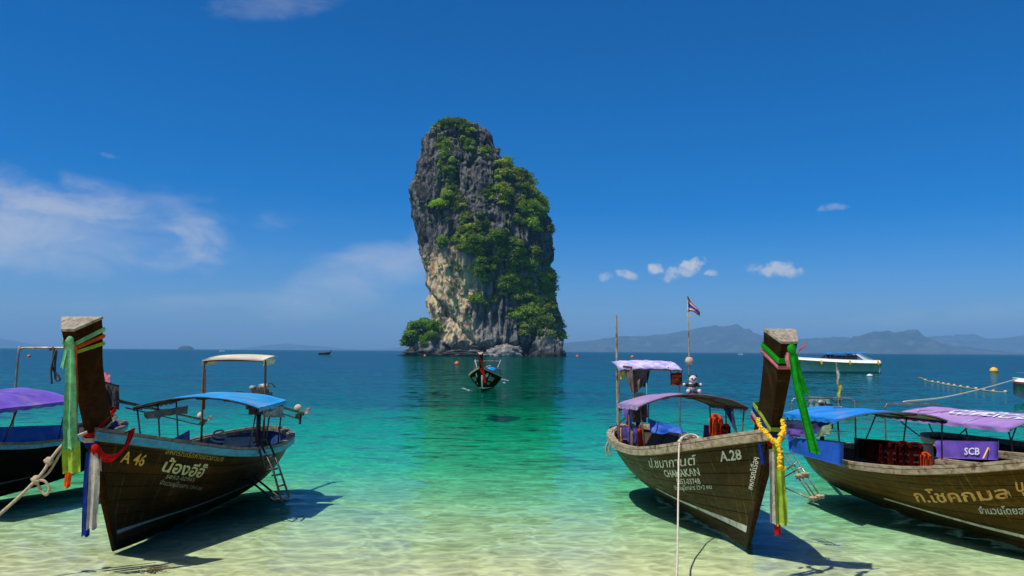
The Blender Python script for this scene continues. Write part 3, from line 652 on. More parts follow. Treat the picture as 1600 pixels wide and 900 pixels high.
def prow_frame(h, z, spec):
    """corner points of the prow post where its front edge is at height z: front left, front right, back right, back left"""
    wf = np.interp(z, spec['z'], spec['wf']) / 2; wb = np.interp(z, spec['z'], spec['wb']) / 2; dp = np.interp(z, spec['z'], spec['d']); ln = np.interp(z, [0, 1.2, 2], [.1, .3, .44])
    yf = h.stem(z); bk = np.array([0, -dp * math.cos(ln), dp * math.sin(ln)]); f0 = np.array([0, yf + .03, z])
    return np.array([f0 + [wf, 0, 0], f0 - [wf, 0, 0], f0 + bk - [wb, 0, 0], f0 + bk + [wb, 0, 0]])
PROW = dict(z=[-.1, .5, 1.0, 1.4, 1.8, 2.3, 2.75], wf=[.05, .07, .09, .10, .11, .125, .16], wb=[.07, .11, .18, .25, .29, .36, .48], d=[.10, .16, .28, .42, .34, .32, .38])

def longtail(name, label, hull, hull_mat, rail, rub, bottom, prow_mat, prow_top, inner, stripe, stripe_t=.35, planks=8, detail=True, prow=PROW, floor='deck_wood', rub_h=.09, stripe_w=1.0):
    h = hull; root = empty(name, (h.x0, h.y0, 0), math.pi + h.yaw); tag(root, label, 'boat', 'long-tail boats')
    n = 44 if detail else 22; ts = np.linspace(0, 1, n) ** 1.25; vs = np.linspace(0, 1, 10); T, V = np.meshgrid(ts, vs, indexing='ij')
    # shell (lies just inside the planking)
    sh, ln = MB(), MB()
    for sd in (1, -1):
        q_ = slab(h.p(T, V, sd, .004), h.p(T, V, sd, .035)); sh.add(q_.v, q_.f)
        q_ = slab(h.p(T, V, sd, .037), h.p(T, V, sd, .055) + [0, 0, .02]); ln.add(q_.v, q_.f)
    sh.build('hull', 'hull_dark', root, smooth=True); ln.build('lining', inner, root, smooth=True)
    # planks, with open seams between
    ve = np.linspace(0, 1, planks + 1) ** .85; nt = 24 if detail else 14; tp = np.linspace(.004, .998, nt) ** 1.2
    for sd in (1, -1):
        for k in range(planks):
            g = .0030 if detail else .0015
            vv = np.array([ve[k] + g, (ve[k] + ve[k + 1]) / 2, ve[k + 1] - g]); TT, VV = np.meshgrid(tp, vv, indexing='ij')
            A = h.p(TT, VV, sd); O = A.copy(); O[..., 0] += sd * .014; O[:, 1, 0] += sd * .003
            low = k == 0
            slab(O, A).build('plank', bottom if low else hull_mat, root)
    # rails
    tg = np.concatenate([np.linspace(1, .1, n), np.linspace(.09, 0, 10) ** 1.0]); pth = np.concatenate([h.p(tg, 1.0, 1), h.p(tg[::-1][1:], 1.0, -1)])
    tan = np.gradient(pth, axis=0); lat = np.stack([tan[:, 1], -tan[:, 0], 0 * tan[:, 0]], -1); lat /= np.maximum(np.linalg.norm(lat, axis=1, keepdims=True), 1e-9)
    if lat[3][0] < 0: lat = -lat
    sweep(pth, lat, [(-.06, .0), (.050, .0), (.050, .045), (-.06, .045)]).build('gunwale', rail, root)
    sweep(pth, lat, [(.0, -rub_h), (.040, -rub_h + .01), (.046, -.006), (.0, -.006)]).build('rub_rail', rub, root)
    if detail: sweep(pth, lat, [(-.115, -.055), (-.07, -.055), (-.07, .022), (-.115, .022)]).build('inner_rail', rail, root)
    # painted line above the bottom paint
    tt = np.linspace(stripe_t, .997, 26)
    for sd in (1, -1):
        zl = np.interp(tt, [0, .7, 1], [.10, .07, .13]); wd = np.interp(tt, [stripe_t, .8, 1], [.02, .05, .10]) * stripe_w
        K = h.K(tt); G = h.G(tt); v0 = (zl - K) / (G - K); v1 = (zl + wd - K) / (G - K)
        P = np.stack([h.p(tt, v0, sd), h.p(tt, v1, sd)], 1); O = P.copy(); O[..., 0] += sd * .021; P[..., 0] += sd * .012
        slab(O, P).build('waterline_stripe', stripe, root)
    # stem and prow post
    zs = np.concatenate([np.linspace(-.1, 1.4, 10), np.linspace(1.55, prow_top, 10)]); sec = [prow_frame(h, z, prow) for z in zs]
    P = np.array(sec); k = 4; F_ = [(i * k + j, i * k + (j + 1) % k, (i + 1) * k + (j + 1) % k, (i + 1) * k + j) for i in range(len(zs) - 1) for j in range(k)]
    MB().add(P.reshape(-1, 3), F_ + [(3, 2, 1, 0)]).build('prow_post', prow_mat, root)
    bv = root.children[-1] if False else [o for o in COL.objects if o.parent == root and o.name.startswith('prow_post')][-1]; md = bv.modifiers.new('worn_edges', 'BEVEL'); md.width = .014; md.segments = 2; md.limit_method = 'ANGLE'
    top = P[-1]; cen = top.mean(0); up = np.cross(top[1] - top[0], top[2] - top[1]); up /= np.linalg.norm(up); up *= np.sign(up[2])
    lo = cen + (top - cen) * 1.03; MB().add(np.concatenate([lo, cen + (top - cen) * 1.02 + up * .03]), [(0, 1, 5, 4), (1, 2, 6, 5), (2, 3, 7, 6), (3, 0, 4, 7), (4, 5, 6, 7), (3, 2, 1, 0)]).build('prow_cap', 'weathered_top', root)
    # decks and frames
    fz = .20
    def deck(t0, t1, zf, m_, nm, npl=1, drop=.03):
        tq = np.linspace(t0, t1, 16)
        for a in range(npl):
            rows = []
            for tv in tq:
                z = zf if zf is not None else h.G(tv) - .07; v = (z - h.K(tv)) / (h.G(tv) - h.K(tv)); e = float(h.p(tv, v, 1, .05)[0]); yy = float(h.p(tv, v, 1)[1])
                lo_, hi_ = -e + 2 * e * (a / npl) + .004, -e + 2 * e * ((a + 1) / npl) - .004
                rows.append([[lo_, yy, z], [hi_, yy, z]])
            R = np.array(rows); slab(R, R - [0, 0, drop]).build(nm, m_, root)
    deck(.06, .86, fz, floor, 'floor_board', 6 if detail else 1)
    deck(.84, .975, None, floor, 'foredeck_board', 3 if detail else 1)
    if detail:
        for tv in np.linspace(.10, .82, 13):
            for sd in (1, -1):
                vv = np.linspace(.38, .985, 7); a = h.p(np.full(7, tv), vv, sd, .05); a2 = a.copy(); a2[:, 0] -= sd * .05
                slab(np.stack([a + [0, -.025, 0], a + [0, .025, 0]], 1), np.stack([a2 + [0, -.025, 0], a2 + [0, .025, 0]], 1)).build('rib', inner, root)
        for tv in (.24, .44, .62, .78):
            z = h.G(tv) - .24; v = (z - h.K(tv)) / (h.G(tv) - h.K(tv)); e = float(h.p(tv, v, 1, .055)[0]); yy = float(h.p(tv, v, 1)[1])
            MB().box((0, yy, z), (2 * e, .26, .035)).build('thwart', floor, root)
    return root

def canopy(h, root, yf, yr, xl, xr, ze_f, za_f, ze_r, za_r, mat, lining='tarp_under', posts=3, frame='black_metal', name='canopy', hang=.0, post_foot=True, seed=0, over=.04, post_sides=(1, -1)):
    """arched awning: tarpaulin over bows and long rods, on posts"""
    rng = np.random.default_rng(seed); nx, ny = 21, 15; u = np.linspace(-1, 1, nx); s = np.linspace(0, 1, ny); xc, hw = (xl + xr) / 2, (xr - xl) / 2
    def P(uu, ss, dz=0):
        ze = ze_f + (ze_r - ze_f) * ss; za = za_f + (za_r - za_f) * ss
        sag = -.034 * abs(np.sin(ss * math.pi * 3)) * (1 - uu ** 2) if hang == 0 else 0
        return np.stack(np.broadcast_arrays(xc + hw * uu, yf + (yr - yf) * ss, ze + (za - ze) * (1 - abs(uu) ** 2.1) + sag + dz), -1)
    U, S = np.meshgrid(u * 1.02, s * 1.03 - .015, indexing='ij'); G_ = P(U, S, .022); G_[..., 2] += (fbm(G_ * [2.6, 2.6, 1], 4, seed + 3) - .5) * .055
    slab(G_, G_ - [0, 0, .006]).build(name, mat, root, smooth=True)
    L_ = G_ - [0, 0, .013]; slab(L_ * 1.0, L_ - [0, 0, .004]).build(name + '_lining', lining, root, smooth=True)
    # scalloped hem lashed along the edges
    for sd in (-1, 1):
        ss = np.linspace(0, 1, 40); q = P(np.full(40, sd * 1.02), ss, .02); q2 = q - [0, 0, .05]; q2[:, 2] -= .025 * abs(np.sin(ss * 26)); q2[:, 0] += .012 * np.sin(ss * 31)
        slab(np.stack([q, q2], 1), np.stack([q, q2], 1) + [.005, 0, 0]).build(name + '_hem', mat, root)
    for ss in np.linspace(0, 1, max(posts, 2)):
        MB().tube(P(np.linspace(-1, 1, 15), np.full(15, ss)), .016, 6).build('roof_bow', frame, root, smooth=True)
    for uu in (-1, -.45, 0, .45, 1):
        MB().tube(P(np.full(6, uu), np.linspace(0, 1, 6), -.02), .012, 6).build('roof_rod', frame, root, smooth=True)
    for sd in post_sides:
        for ss in np.linspace(.03, .97, posts):
            q = P(np.array([sd * .97]), np.array([ss]))[0]; tv = np.clip(1 + q[1] / h.L, .05, .97); foot = h.p(tv, .96, sd, .03); foot[1] = q[1] + rng.normal() * .02
            MB().tube([q, (q + foot) / 2 + rng.normal(size=3) * .006, foot], .015, 7).build('roof_post', frame, root, smooth=True)
    return P
def arch(root, y, xl, xr, z0, z1, mat='steel', r=.02, lean=0.0, name='stern_arch'):
    c = .16
    pts = [(xl, y - lean, z0), (xl, y, z1 - c), (xl + .04, y, z1 - .05), (xl + c, y, z1), (xr - c, y, z1), (xr - .04, y, z1 - .05), (xr, y, z1 - c), (xr, y - lean, z0)]
    return MB().tube(spline(pts, 50), r, 8).build(name, mat, root, smooth=True)
def engine(root, pos, tail, white=True, scale=1.0, dark=None):
    """car engine on a pivot with the long propeller shaft behind"""
    x, y, z = pos; s = scale; rng = np.random.default_rng(int(abs(x * 31 + y * 17)))
    e = MB().box((x, y, z), (.40 * s, .62 * s, .34 * s)).box((x, y, z - .22 * s), (.30 * s, .5 * s, .12 * s)).box((x - .02, y + .02, z + .20 * s), (.24 * s, .52 * s, .10 * s))
    e = e.build('engine', 'engine_iron', root)
    MB().lathe([(.0, -.03), (.13 * s, -.03), (.15 * s, 0), (.13 * s, .03), (0, .03)], (x + .05, y + .36 * s, z), 16, 'y').build('pulley', 'black_metal', e, smooth=True)
    MB().lathe([(0, 0), (.11 * s, 0), (.12 * s, .04), (.11 * s, .10), (0, .12)], (x - .08, y - .05, z + .25 * s), 16).build('air_filter', 'engine_white' if white else 'black_metal', e, smooth=True)
    MB().ball((x + .1, y + .16, z + .28 * s), (.08 * s, .10 * s, .06 * s), 12, 8).build('coolant_tank', 'engine_white' if white else 'engine_iron', e, smooth=True)
    MB().tube(spline([(x + .2 * s, y + .1, z + .05), (x + .34 * s, y + .05, z + .1), (x + .36 * s, y - .25, z + .05), (x + .3 * s, y - .5, z - .05)], 20), .03 * s, 8).build('exhaust', 'rust', e, smooth=True)
    for k in range(4):
        a = np.array([x, y, z + .1]) + rng.normal(size=3) * [.12, .2, .06]; b = np.array([x, y, z + .15]) + rng.normal(size=3) * [.2, .25, .1]
        MB().tube(spline([a, (a + b) / 2 + [0, 0, .16], b], 14), .014, 6).build('hose', 'rope_dark', e, smooth=True)
    MB().tube([(x, y, z - .2), (x, y + .02, .55)], .05 * s, 8).build('pivot_post', 'black_metal', e, smooth=True)
    MB().tube([(x + .05, y + .3, z + .02), (x + .1, y + .9, z + .22), (x + .12, y + 1.25, z + .24)], .02, 7).build('tiller', 'steel', e, smooth=True)
    tl = np.array(tail, float); st = np.array([x, y - .3 * s, z - .05]); d = tl - st
    sh = MB().tube(np.array([st + d * q for q in (0, .5, 1)]), [.045, .036, .03], 8).build('drive_shaft', 'black_metal', e, smooth=True)
    MB().tube(np.array([st + d * q + [0, 0, -.12 - .05 * q] for q in (.15, .55, .93)]), .018, 6).build('brace_rod', 'black_metal', e, smooth=True)
    dn = d / np.linalg.norm(d); lat = np.cross(dn, [0, 0, 1]); lat /= np.linalg.norm(lat); upv = np.cross(lat, dn)
    pr = MB().ball(tl + dn * .05, .05, 10, 6)
    for k in range(2):
        a = math.pi * k + .6; r = math.cos(a) * lat + math.sin(a) * upv; w_ = -math.sin(a) * lat + math.cos(a) * upv
        G_ = np.array([[tl + dn * (.05 + .03 * q) + r * rr + w_ * q * .075 * math.sin(math.pi * min(max((rr - .02) / .22, .12), .95)) for q in (-1, 0, 1)] for rr in np.linspace(.03, .22, 7)])
        pr.add(slab(G_, G_ + dn * .012).v, slab(G_, G_).f)
    pr.build('propeller', 'engine_iron', e, smooth=False)
    MB().tube([tl - dn * .1, tl - dn * .12 - upv * .28], [.02, .035], 6).build('skeg', 'black_metal', e)
    return e
def strip(path, width, across, folds=3, amp=.02, n=30, m=11, thick=.004, phase=0.0, taper=None, gather=.0):
    """ribbon of cloth along a path; its folds deepen across its width"""
    C = spline(path, n); A = np.array(across, float); A = np.tile(A / np.linalg.norm(A), (n, 1)) if A.ndim == 1 else A
    Tn = np.gradient(C, axis=0); Tn /= np.maximum(np.linalg.norm(Tn, axis=1, keepdims=True), 1e-9); N = np.cross(Tn, A); N /= np.maximum(np.linalg.norm(N, axis=1, keepdims=True), 1e-9)
    s = np.linspace(0, 1, n); wd = width * (1 if taper is None else np.interp(s, *taper)) * np.ones(n); q = np.linspace(-.5, .5, m)
    P = C[:, None] + A[:, None] * (wd[:, None] * q[None])[..., None] + N[:, None] * ((np.minimum(amp, wd[:, None] * .3) * (.62 * np.sin(q[None] * folds * 1.15 * math.pi + phase + 1.5 * s[:, None]) + .38 * np.sin(q[None] * folds * 2.7 * math.pi + 2.1 * phase + .8 * np.sin(5 * s[:, None] + phase))) * np.minimum(1, .35 + s[:, None]))[..., None])
    P = P + N[:, None] * ((fbm(P * [9, 9, 5], 3, int(abs(P[0, 0, 0]) * 97) % 50) - .5) * 1.6 * np.minimum(amp, .02))[..., None]
    P[-1] += (Tn[-1] * .0) + Tn[-1] * (np.sin(q * 9 + phase) * .012)[:, None]
    return slab(P, P + N[:, None] * thick)
def wrap_path(h, z, spec, drop_back=0.0, off=.02, n=36):
    c = prow_frame(h, z, spec); cen = c.mean(0); q = cen + (c - cen) * (1 + off / .14); q[2:, 2] += drop_back
    return q
def rope(name, label, pts, r, mat, cat='rope', n=60, group=None, knots=()):
    P = spline(pts, n); base = P[P[:, 2].argmin()].copy(); o = empty(name, tuple(base)); mb = MB().tube(P - base, r, 8); mb.build('strand', mat, o, smooth=True)
    for k in knots:
        kb = MB(); kb.ball(np.array(k) - base, (r * 2.4, r * 2.2, r * 2.8), 10, 8, .08); kb.tube(spline([np.array(k) - base + np.array([math.cos(a) * r * 2.2, math.sin(a) * r * 2, r * .8 * math.sin(a * 2)]) for a in np.linspace(0, 6.28, 9)], 24), r * .9, 7)
        kb.build('knot', mat, o, smooth=True)
    return tag(o, label, cat, group)

# ------------------------------------------------------------------ the long-tail boats
H46 = Hull(-5.299, 11.319, .027, 7.8, 1.176, .722, [.007, -.066, -.021, .119])
H28 = Hull(3.279, 11.662, .032, 8.81, 1.163, .981, [-.011, -.085, -.053, .161])
HFL = Hull(-9.959, 12.178, -.022, 8.61, 1.123, .912, [-.02, -.062, -.10, .05])
HRF = Hull(7.408, 9.556, .067, 9.38, 1.213, .753, [-.20, -.22, -.10, .25])
HRR = Hull(10.35, 10.6, .05, 9.2, 1.15, .9, [-.1, -.1, -.05, .1])
HMB = Hull(-1.95, 54.6, -.03, 8.8, 1.36, .95, [-.02, -.05, 0, .1])
P46 = dict(PROW, wf=[.05, .07, .09, .10, .105, .115, .145], wb=[.07, .11, .18, .25, .29, .37, .49])
P28 = dict(PROW, wf=[.05, .07, .09, .11, .13, .16, .20], wb=[.07, .11, .18, .25, .28, .33, .41])
b46 = longtail('longtail_boat', 'brown wooden long-tail boat lettered A 46 with light blue rail and blue awning', H46, 'hull_brown', 'rail_dark', 'rail_blue', 'bottom_paint', 'prow_wood', 2.80, 'inner_blue', 'stripe_grey', .3, prow=P46, rub_h=.12, stripe_w=.5)
b28 = longtail('longtail_boat', 'olive wooden long-tail boat lettered A.28 CHAMAKAN with mauve awning', H28, 'hull_olive', 'rail_wood', 'rail_wood', 'bottom_paint', 'prow_grey', 2.71, 'inner_dark', 'stripe_white', .55, prow=P28, rub_h=.11)
bfl = longtail('longtail_boat', 'dark long-tail boat with purple awning cut off by the left frame edge', HFL, 'hull_dark', 'rail_dark', 'rail_blue', 'hull_dark', 'prow_wood', 2.7, 'inner_blue', 'stripe_grey', .5)
brf = longtail('longtail_boat', 'golden brown long-tail boat with orange Thai lettering and bright blue awning', HRF, 'hull_gold', 'rail_wood', 'rail_wood', 'bottom_paint', 'prow_wood', 2.7, 'inner_dark', 'stripe_white', .45)
brr = longtail('longtail_boat', 'long-tail boat under a purple printed awning at the right frame edge', HRR, 'hull_dark', 'rail_wood', 'rail_wood', 'hull_dark', 'prow_wood', 2.7, 'inner_dark', 'stripe_grey', .5)
bmb = longtail('longtail_boat', 'dark long-tail boat coming head-on across open water below the rock tower', HMB, 'hull_dark', 'rail_dark', 'rail_wood', 'hull_dark', 'prow_wood', 2.35, 'inner_dark', 'stripe_white', .6, detail=False)

# lettering
for body, q, mt in (('A 46', ((185, 721), (192, 705), (222, 729), (230, 711)), 'paint_yellow'), ('สหกรณ์เรือหางยาวอ่าวนาง', ((255, 709), (259, 701), (346, 721), (350, 713)), 'paint_dimyellow'),
                    ('น้องอีอ๊', ((250, 736), (258, 718), (312, 746), (324, 729)), 'paint_paleyellow'), ('5852-02965', ((257, 747), (260, 741), (301, 752), (304, 746)), 'paint_dimwhite'), ('จำนวนผู้โดยสาร 13+1 คน', ((247, 757), (251, 750), (312, 766), (316, 760)), 'paint_dimwhite')):
    hull_text(H46, b46, -1, body, *q, mt, bold=.02 if len(body) < 9 else .008)
for body, q, mt in (('ป.ชมากานต์', ((1017, 730), (1014, 717), (1090, 726), (1089, 712)), 'paint_white'), ('CHAMAKAN', ((1042, 745), (1038, 734), (1096, 742), (1092, 731)), 'paint_white'), ('5852-03748', ((1060, 756), (1057, 748), (1097, 756), (1095, 747)), 'paint_white'),
                    ('จำนวนผู้โดยสาร 12+2 คน', ((1056, 765), (1055, 759), (1114, 763), (1112, 757)), 'paint_white'), ('A.28', ((1128, 721), (1125, 706), (1162, 717), (1159, 702)), 'paint_white'), ('สหกรณ์เรือฯ', ((1179, 766), (1170, 764), (1188, 716), (1180, 713)), 'paint_white')):
    hull_text(H28, b28, 1, body, *q, mt, bold=.02 if len(body) < 9 else .01)
for body, q, mt in (('ก.โชคกมล', ((1435, 784), (1425, 766), (1582, 777), (1576, 759)), 'paint_orange'), ('จำนวนโดยสาร', ((1533, 802), (1530, 792), (1618, 804), (1616, 791)), 'paint_chalk'), ('บุญ', ((1590, 767), (1588, 750), (1626, 767), (1624, 750)), 'paint_orange')):
    hull_text(HRF, brf, 1, body, *q, mt, bold=.02)
def hull_text_tv(h, root, side, body, t0, t1, v0, v1, mt):
    def fn(u, wv):
        P = h.p(t0 + (t1 - t0) * u, np.clip(v0 + (v1 - v0) * wv, 0, 1), side); P[:, 0] += side * .03; P[:, 1] += .03; return P
    flat_text(body, mt, root, fn, base=(0, .7), bold=.02)
for sd in (1, -1):
    a, b = (.90, .94) if sd == 1 else (.945, .905); hull_text_tv(HMB, bmb, sd, '69', a, b, .66, .84, 'paint_white')
    a, b = (.74, .87) if sd == 1 else (.88, .75); hull_text_tv(HMB, bmb, sd, 'เรือทะเล', a, b, .58, .80, 'paint_dimwhite'); hull_text_tv(HMB, bmb, sd, '5852-0', *((.78, .86) if sd == 1 else (.87, .79)), .40, .50, 'paint_dimwhite')

# awnings, arches, engines
canopy(H46, b46, -3.0, -4.9, -1.05, 1.05, 1.59, 1.77, 1.60, 1.76, 'tarp_sky', 'tarp_under', seed=1)
arch(b46, -5.1, -.60, .60, .35, 2.38, 'rust', .022)
def sheet(root, name, mat, P0, dx, dy, wave=.02, n=10, m=10, thick=.006, smooth=True):
    """a piece of cloth spread from P0 along dx and dy"""
    s, q = np.meshgrid(np.linspace(0, 1, n), np.linspace(0, 1, m), indexing='ij'); dx, dy = np.array(dx, float), np.array(dy, float); N = np.cross(dx, dy); N /= np.linalg.norm(N)
    P = np.array(P0, float) + s[..., None] * dx + q[..., None] * dy; P = P + N * ((fbm(np.stack([s * 4, q * 3, 0 * s + P0[1]], -1), 3, 7) - .5) * 2 * wave + np.sin(s * 13) * wave * .45 * q)[..., None]
    return slab(P, P - N * thick).build(name, mat, root, smooth=smooth)
q = np.array([[[x, y, z + (.03 * (1 - (x / .58) ** 2))] for x in np.linspace(-.58, .58, 9)] for y, z in ((-4.95, 2.385), (-5.4, 2.44), (-5.9, 2.47), (-6.2, 2.46))]); slab(q, q - [0, 0, .012]).build('stern_awning', 'tarp_cream', b46, smooth=True)
for x in (-.59, .59): sheet(b46, 'awning_flap', 'tarp_cream', (x, -4.97, 2.40), (0, -.9, .03), (0, 0, -.13), .02)
engine(b46, (-.05, -6.75, 1.50), (-.35, -9.6, 1.02))
MB().ball((-.30, -9.35, 1.16), .10, 14, 10).build('shaft_float', 'cork', b46, smooth=True)
canopy(H28, b28, -3.0, -5.4, -.95, .95, 1.64, 1.86, 1.52, 1.74, 'tarp_mauve', 'tarp_under', seed=2, frame='rust')
arch(b28, -6.85, -.66, .68, .45, 2.20, 'steel', .02)
q = np.array([[[x, y, z + .035 * (1 - (x / .7) ** 2) + .012 * math.sin(x * 21 + y * 9)] for x in np.linspace(-.70, .70, 13)] for y, z in ((-6.75, 2.21), (-7.1, 2.29), (-7.5, 2.36), (-7.9, 2.37))]); slab(q, q - [0, 0, .012]).build('stern_awning', 'tarp_lilac', b28, smooth=True)
MB().tube([(.08, -6.9, 2.18), (.06, -6.7, 1.05)], .014, 6).build('awning_prop', 'rail_blue', b28, smooth=True)
engine(b28, (.15, -7.5, 1.30), (.1, -11, .6))
canopy(HFL, bfl, -1.2, -4.6, -1.08, 1.08, 1.52, 1.76, 1.55, 1.78, 'tarp_purple', 'tarp_sky', seed=3)
arch(bfl, -5.8, -.80, .80, .5, 2.60, 'steel', .025, -.1)
engine(bfl, (-.15, -7.6, 1.45), (-.85, -12.1, .55))
MB().ball((-.80, -11.9, .70), .10, 14, 10).build('shaft_float', 'cork', bfl, smooth=True)
canopy(HRF, brf, -5.9, -8.5, -1.03, 1.03, 1.36, 1.52, 1.28, 1.44, 'tarp_blue', 'tarp_cream', seed=4, posts=3)
arch(brf, -8.6, -.62, .78, .45, 1.62, 'steel', .018)
engine(brf, (.0, -8.9, 1.25), (-1.2, -12.2, .75))
CRR = canopy(HRR, brr, -4.7, -9.0, -1.05, 1.05, 1.24, 1.46, 1.12, 1.34, 'tarp_print', 'tarp_under', seed=5, posts=4)
arch(brr, -9.1, -.2, 1.15, .5, 1.42, 'steel', .02)
canopy(HMB, bmb, -4.2, -6.6, -.98, .98, 1.30, 1.40, 1.32, 1.40, 'inner_dark', 'inner_dark', seed=6, posts=2, frame='black_metal')
arch(bmb, -7.0, -1.0, 1.0, .6, 1.85, 'steel', .025)
for x in (-.95, .95): MB().tube([(x, -7.0, 1.95), (x * .8, -6.2, 1.4)], .02, 6).build('arch_brace', 'paint_white', bmb)
engine(bmb, (0, -8.0, 1.15), (0, -11.6, .0))

# ------------------------------------------------------------------ cloths tied to the prows
def wrap(h, z, spec, width, back=0.0, off=.02, front=0.0):
    """a band tied round the prow post, higher at its back"""
    c = prow_frame(h, z, spec); cen = c.mean(0); q = cen + (c - cen) * 1.0; d = q - cen; d[:, 2] = 0; q = q + d / np.linalg.norm(d, axis=1, keepdims=True) * off; q[2:, 2] += back; q[:2, 2] += front
    path = np.concatenate([q[i] + (q[(i + 1) % 4] - q[i]) * np.linspace(0, 1, 12, endpoint=False)[:, None] for i in range(4)] + [q[:1]])
    ax = np.array([0, .42, .9]); s = np.linspace(-.5, .5, 5)
    P = path[:, None] + ax * (s * width)[None, :, None]; out_ = path - cen; out_[:, 2] = 0; out_ /= np.linalg.norm(out_, axis=1, keepdims=True)
    P = P + out_[:, None] * (.010 * np.cos(s * 9))[None, :, None]
    P = h.world(P); O = h.world(path + out_ * .01) - h.world(path); O /= np.linalg.norm(O, axis=1, keepdims=True)
    return slab(P, P - O[:, None] * .006)
class Sash:
    """a bundle of cloths that hang together: one thing, each cloth a part"""
    def __init__(s, name, label, base, group='cloths tied to the boat prows'):
        s.base = np.array(base, float); s.root = empty(name, tuple(base)); tag(s.root, label, 'sash', group)
    def add(s, mb, name, mat, smooth=True):
        V = np.array(mb.v) - s.base; q = MB(); q.v = [tuple(p) for p in V]; q.f = mb.f; return q.build(name, mat, s.root, smooth=smooth)
    def tail(s, pts, wpx, mat, folds=2.5, amp=.02, name='cloth_tail', across=(1, .15, 0), taper=None, phase=0):
        P = [at(*p) for p in pts]; w_ = wpx * P[0][1] / F_PX
        return s.add(strip(P, w_, across, folds, amp, taper=taper, phase=phase), name, mat)
    def knot(s, p, r, mat):
        rng = np.random.default_rng(int(p[0])); return s.add(MB().ball(at(*p), (r, r * .8, r * 1.15), 12, 8, .10, rng), 'knot', mat)
TP = ([0, .25, 1], [.55, .8, 1.15])
s = Sash('prow_sash', 'mint green, orange and lime cloths tied round the top of the A 46 prow', at(112, 760, 9.95))
for z, mt, wd, bk, fr in ((2.655, 'cloth_mint', .055, .03, 0), (2.595, 'cloth_orange', .045, .01, .012), (2.545, 'cloth_lime', .045, -.03, .012)): s.add(wrap(H46, z, P46, wd, bk, .022, fr), 'cloth_band', mt)
s.knot((109, 532, 9.86), .045, 'cloth_mint')
s.tail([(108, 534, 9.87), (103, 555, 9.86), (98, 575, 9.86)], 9, 'cloth_mint', 1.5)
s.tail([(115, 538, 9.89), (116, 620, 9.90), (114, 690, 9.93), (103, 762, 9.95)], 10, 'cloth_orange', 1.5)
s.tail([(117, 545, 9.91), (118, 640, 9.92), (116, 715, 9.95)], 7, 'cloth_lime', 1, phase=1)
s.tail([(110, 536, 9.86), (110, 600, 9.84), (109, 660, 9.85), (111, 702, 9.86)], 18, 'cloth_mint', 2.5, .03, taper=TP)
s.tail([(111, 690, 9.875), (112, 715, 9.88), (112, 739, 9.885)], 26, 'cloth_lime', 3, .03)
s = Sash('prow_sash', 'red, white and blue cloths looped at the base of the A 46 prow', at(140, 838, 10.2))
for z, mt, bk in ((1.52, 'cloth_red', .16), (1.45, 'cloth_white', .13), (1.39, 'cloth_blue', .10)): s.add(wrap(H46, z, P46, .065, bk, .035), 'cloth_band', mt)
s.knot((149, 702, 10.25), .055, 'cloth_red')
s.tail([(141, 706, 10.26), (136, 760, 10.24), (133, 838, 10.22)], 12, 'cloth_blue', 2)
s.tail([(147, 706, 10.24), (147, 750, 10.20), (143, 827, 10.18)], 15, 'cloth_white', 2.5, taper=([0, .3, 1], [.6, 1.0, 1.0]))
s.tail([(153, 705, 10.28), (153, 720, 10.27), (154, 737, 10.27)], 9, 'cloth_white', 1.5, phase=2)
s.tail([(151, 700, 10.25), (162, 715, 10.30), (180, 714, 10.45), (195, 698, 10.60), (205, 674, 10.75)], 13, 'cloth_red', 2, .02, name='cloth_loop', across=(.35, .1, .9))
s.tail([(197, 674, 10.72), (206, 672, 10.78), (200, 690, 10.74), (192, 704, 10.70)], 12, 'cloth_red', 2, .02, name='cloth_loop', across=(.8, .1, .5))
s = Sash('prow_sash', 'bright green cloth and pink cloth tied round the top of the A.28 prow', at(1262, 710, 9.9))
s.add(wrap(H28, 2.50, P28, .075, .05, .022), 'cloth_band', 'cloth_green'); s.add(wrap(H28, 2.42, P28, .05, .06, .03), 'cloth_band', 'cloth_pink')
s.knot((1237, 545, 9.86), .05, 'cloth_green')
s.tail([(1237, 548, 9.86), (1243, 590, 9.84), (1258, 650, 9.82), (1273, 709, 9.84)], 17, 'cloth_green', 2.5, .03, taper=TP, across=(1, .1, -.2))
s.tail([(1240, 550, 9.88), (1250, 585, 9.90), (1261, 617, 9.92)], 11, 'cloth_green', 2, .02, across=(1, .1, -.3), phase=1)
s.tail([(1232, 550, 9.87), (1230, 560, 9.86), (1233, 573, 9.86)], 7, 'cloth_pink', 1)
s.tail([(1247, 550, 9.95), (1252, 544, 10.0), (1258, 538, 10.05)], 8, 'cloth_pink', 1, across=(.3, 0, 1))
s = Sash('prow_sash', 'lime, white, red and blue cloths hanging at the base of the A.28 prow', at(1218, 838, 10.3))
for z, mt, bk in ((1.64, 'cloth_lime', .16), (1.57, 'cloth_blue', .17), (1.51, 'cloth_white', .18), (1.45, 'cloth_red', .19)): s.add(wrap(H28, z, P28, .06, bk, .04), 'cloth_band', mt)
s.knot((1213, 700, 10.3), .05, 'cloth_lime')
s.tail([(1208, 702, 10.31), (1208, 760, 10.29), (1210, 819, 10.27)], 14, 'cloth_white', 2.5, .025)
s.tail([(1215, 790, 10.30), (1215, 815, 10.29), (1215, 837, 10.28)], 10, 'cloth_red', 2)
s.tail([(1217, 700, 10.28), (1219, 760, 10.25), (1223, 821, 10.23)], 17, 'cloth_lime', 3, .03, taper=([0, .3, 1], [.7, 1, 1.1]))
s.tail([(1225, 780, 10.30), (1226, 800, 10.29), (1227, 820, 10.28)], 9, 'cloth_blue', 2)
s.tail([(1187, 692, 10.45), (1190, 708, 10.44), (1194, 726, 10.43)], 7, 'cloth_blue', 2, phase=1)

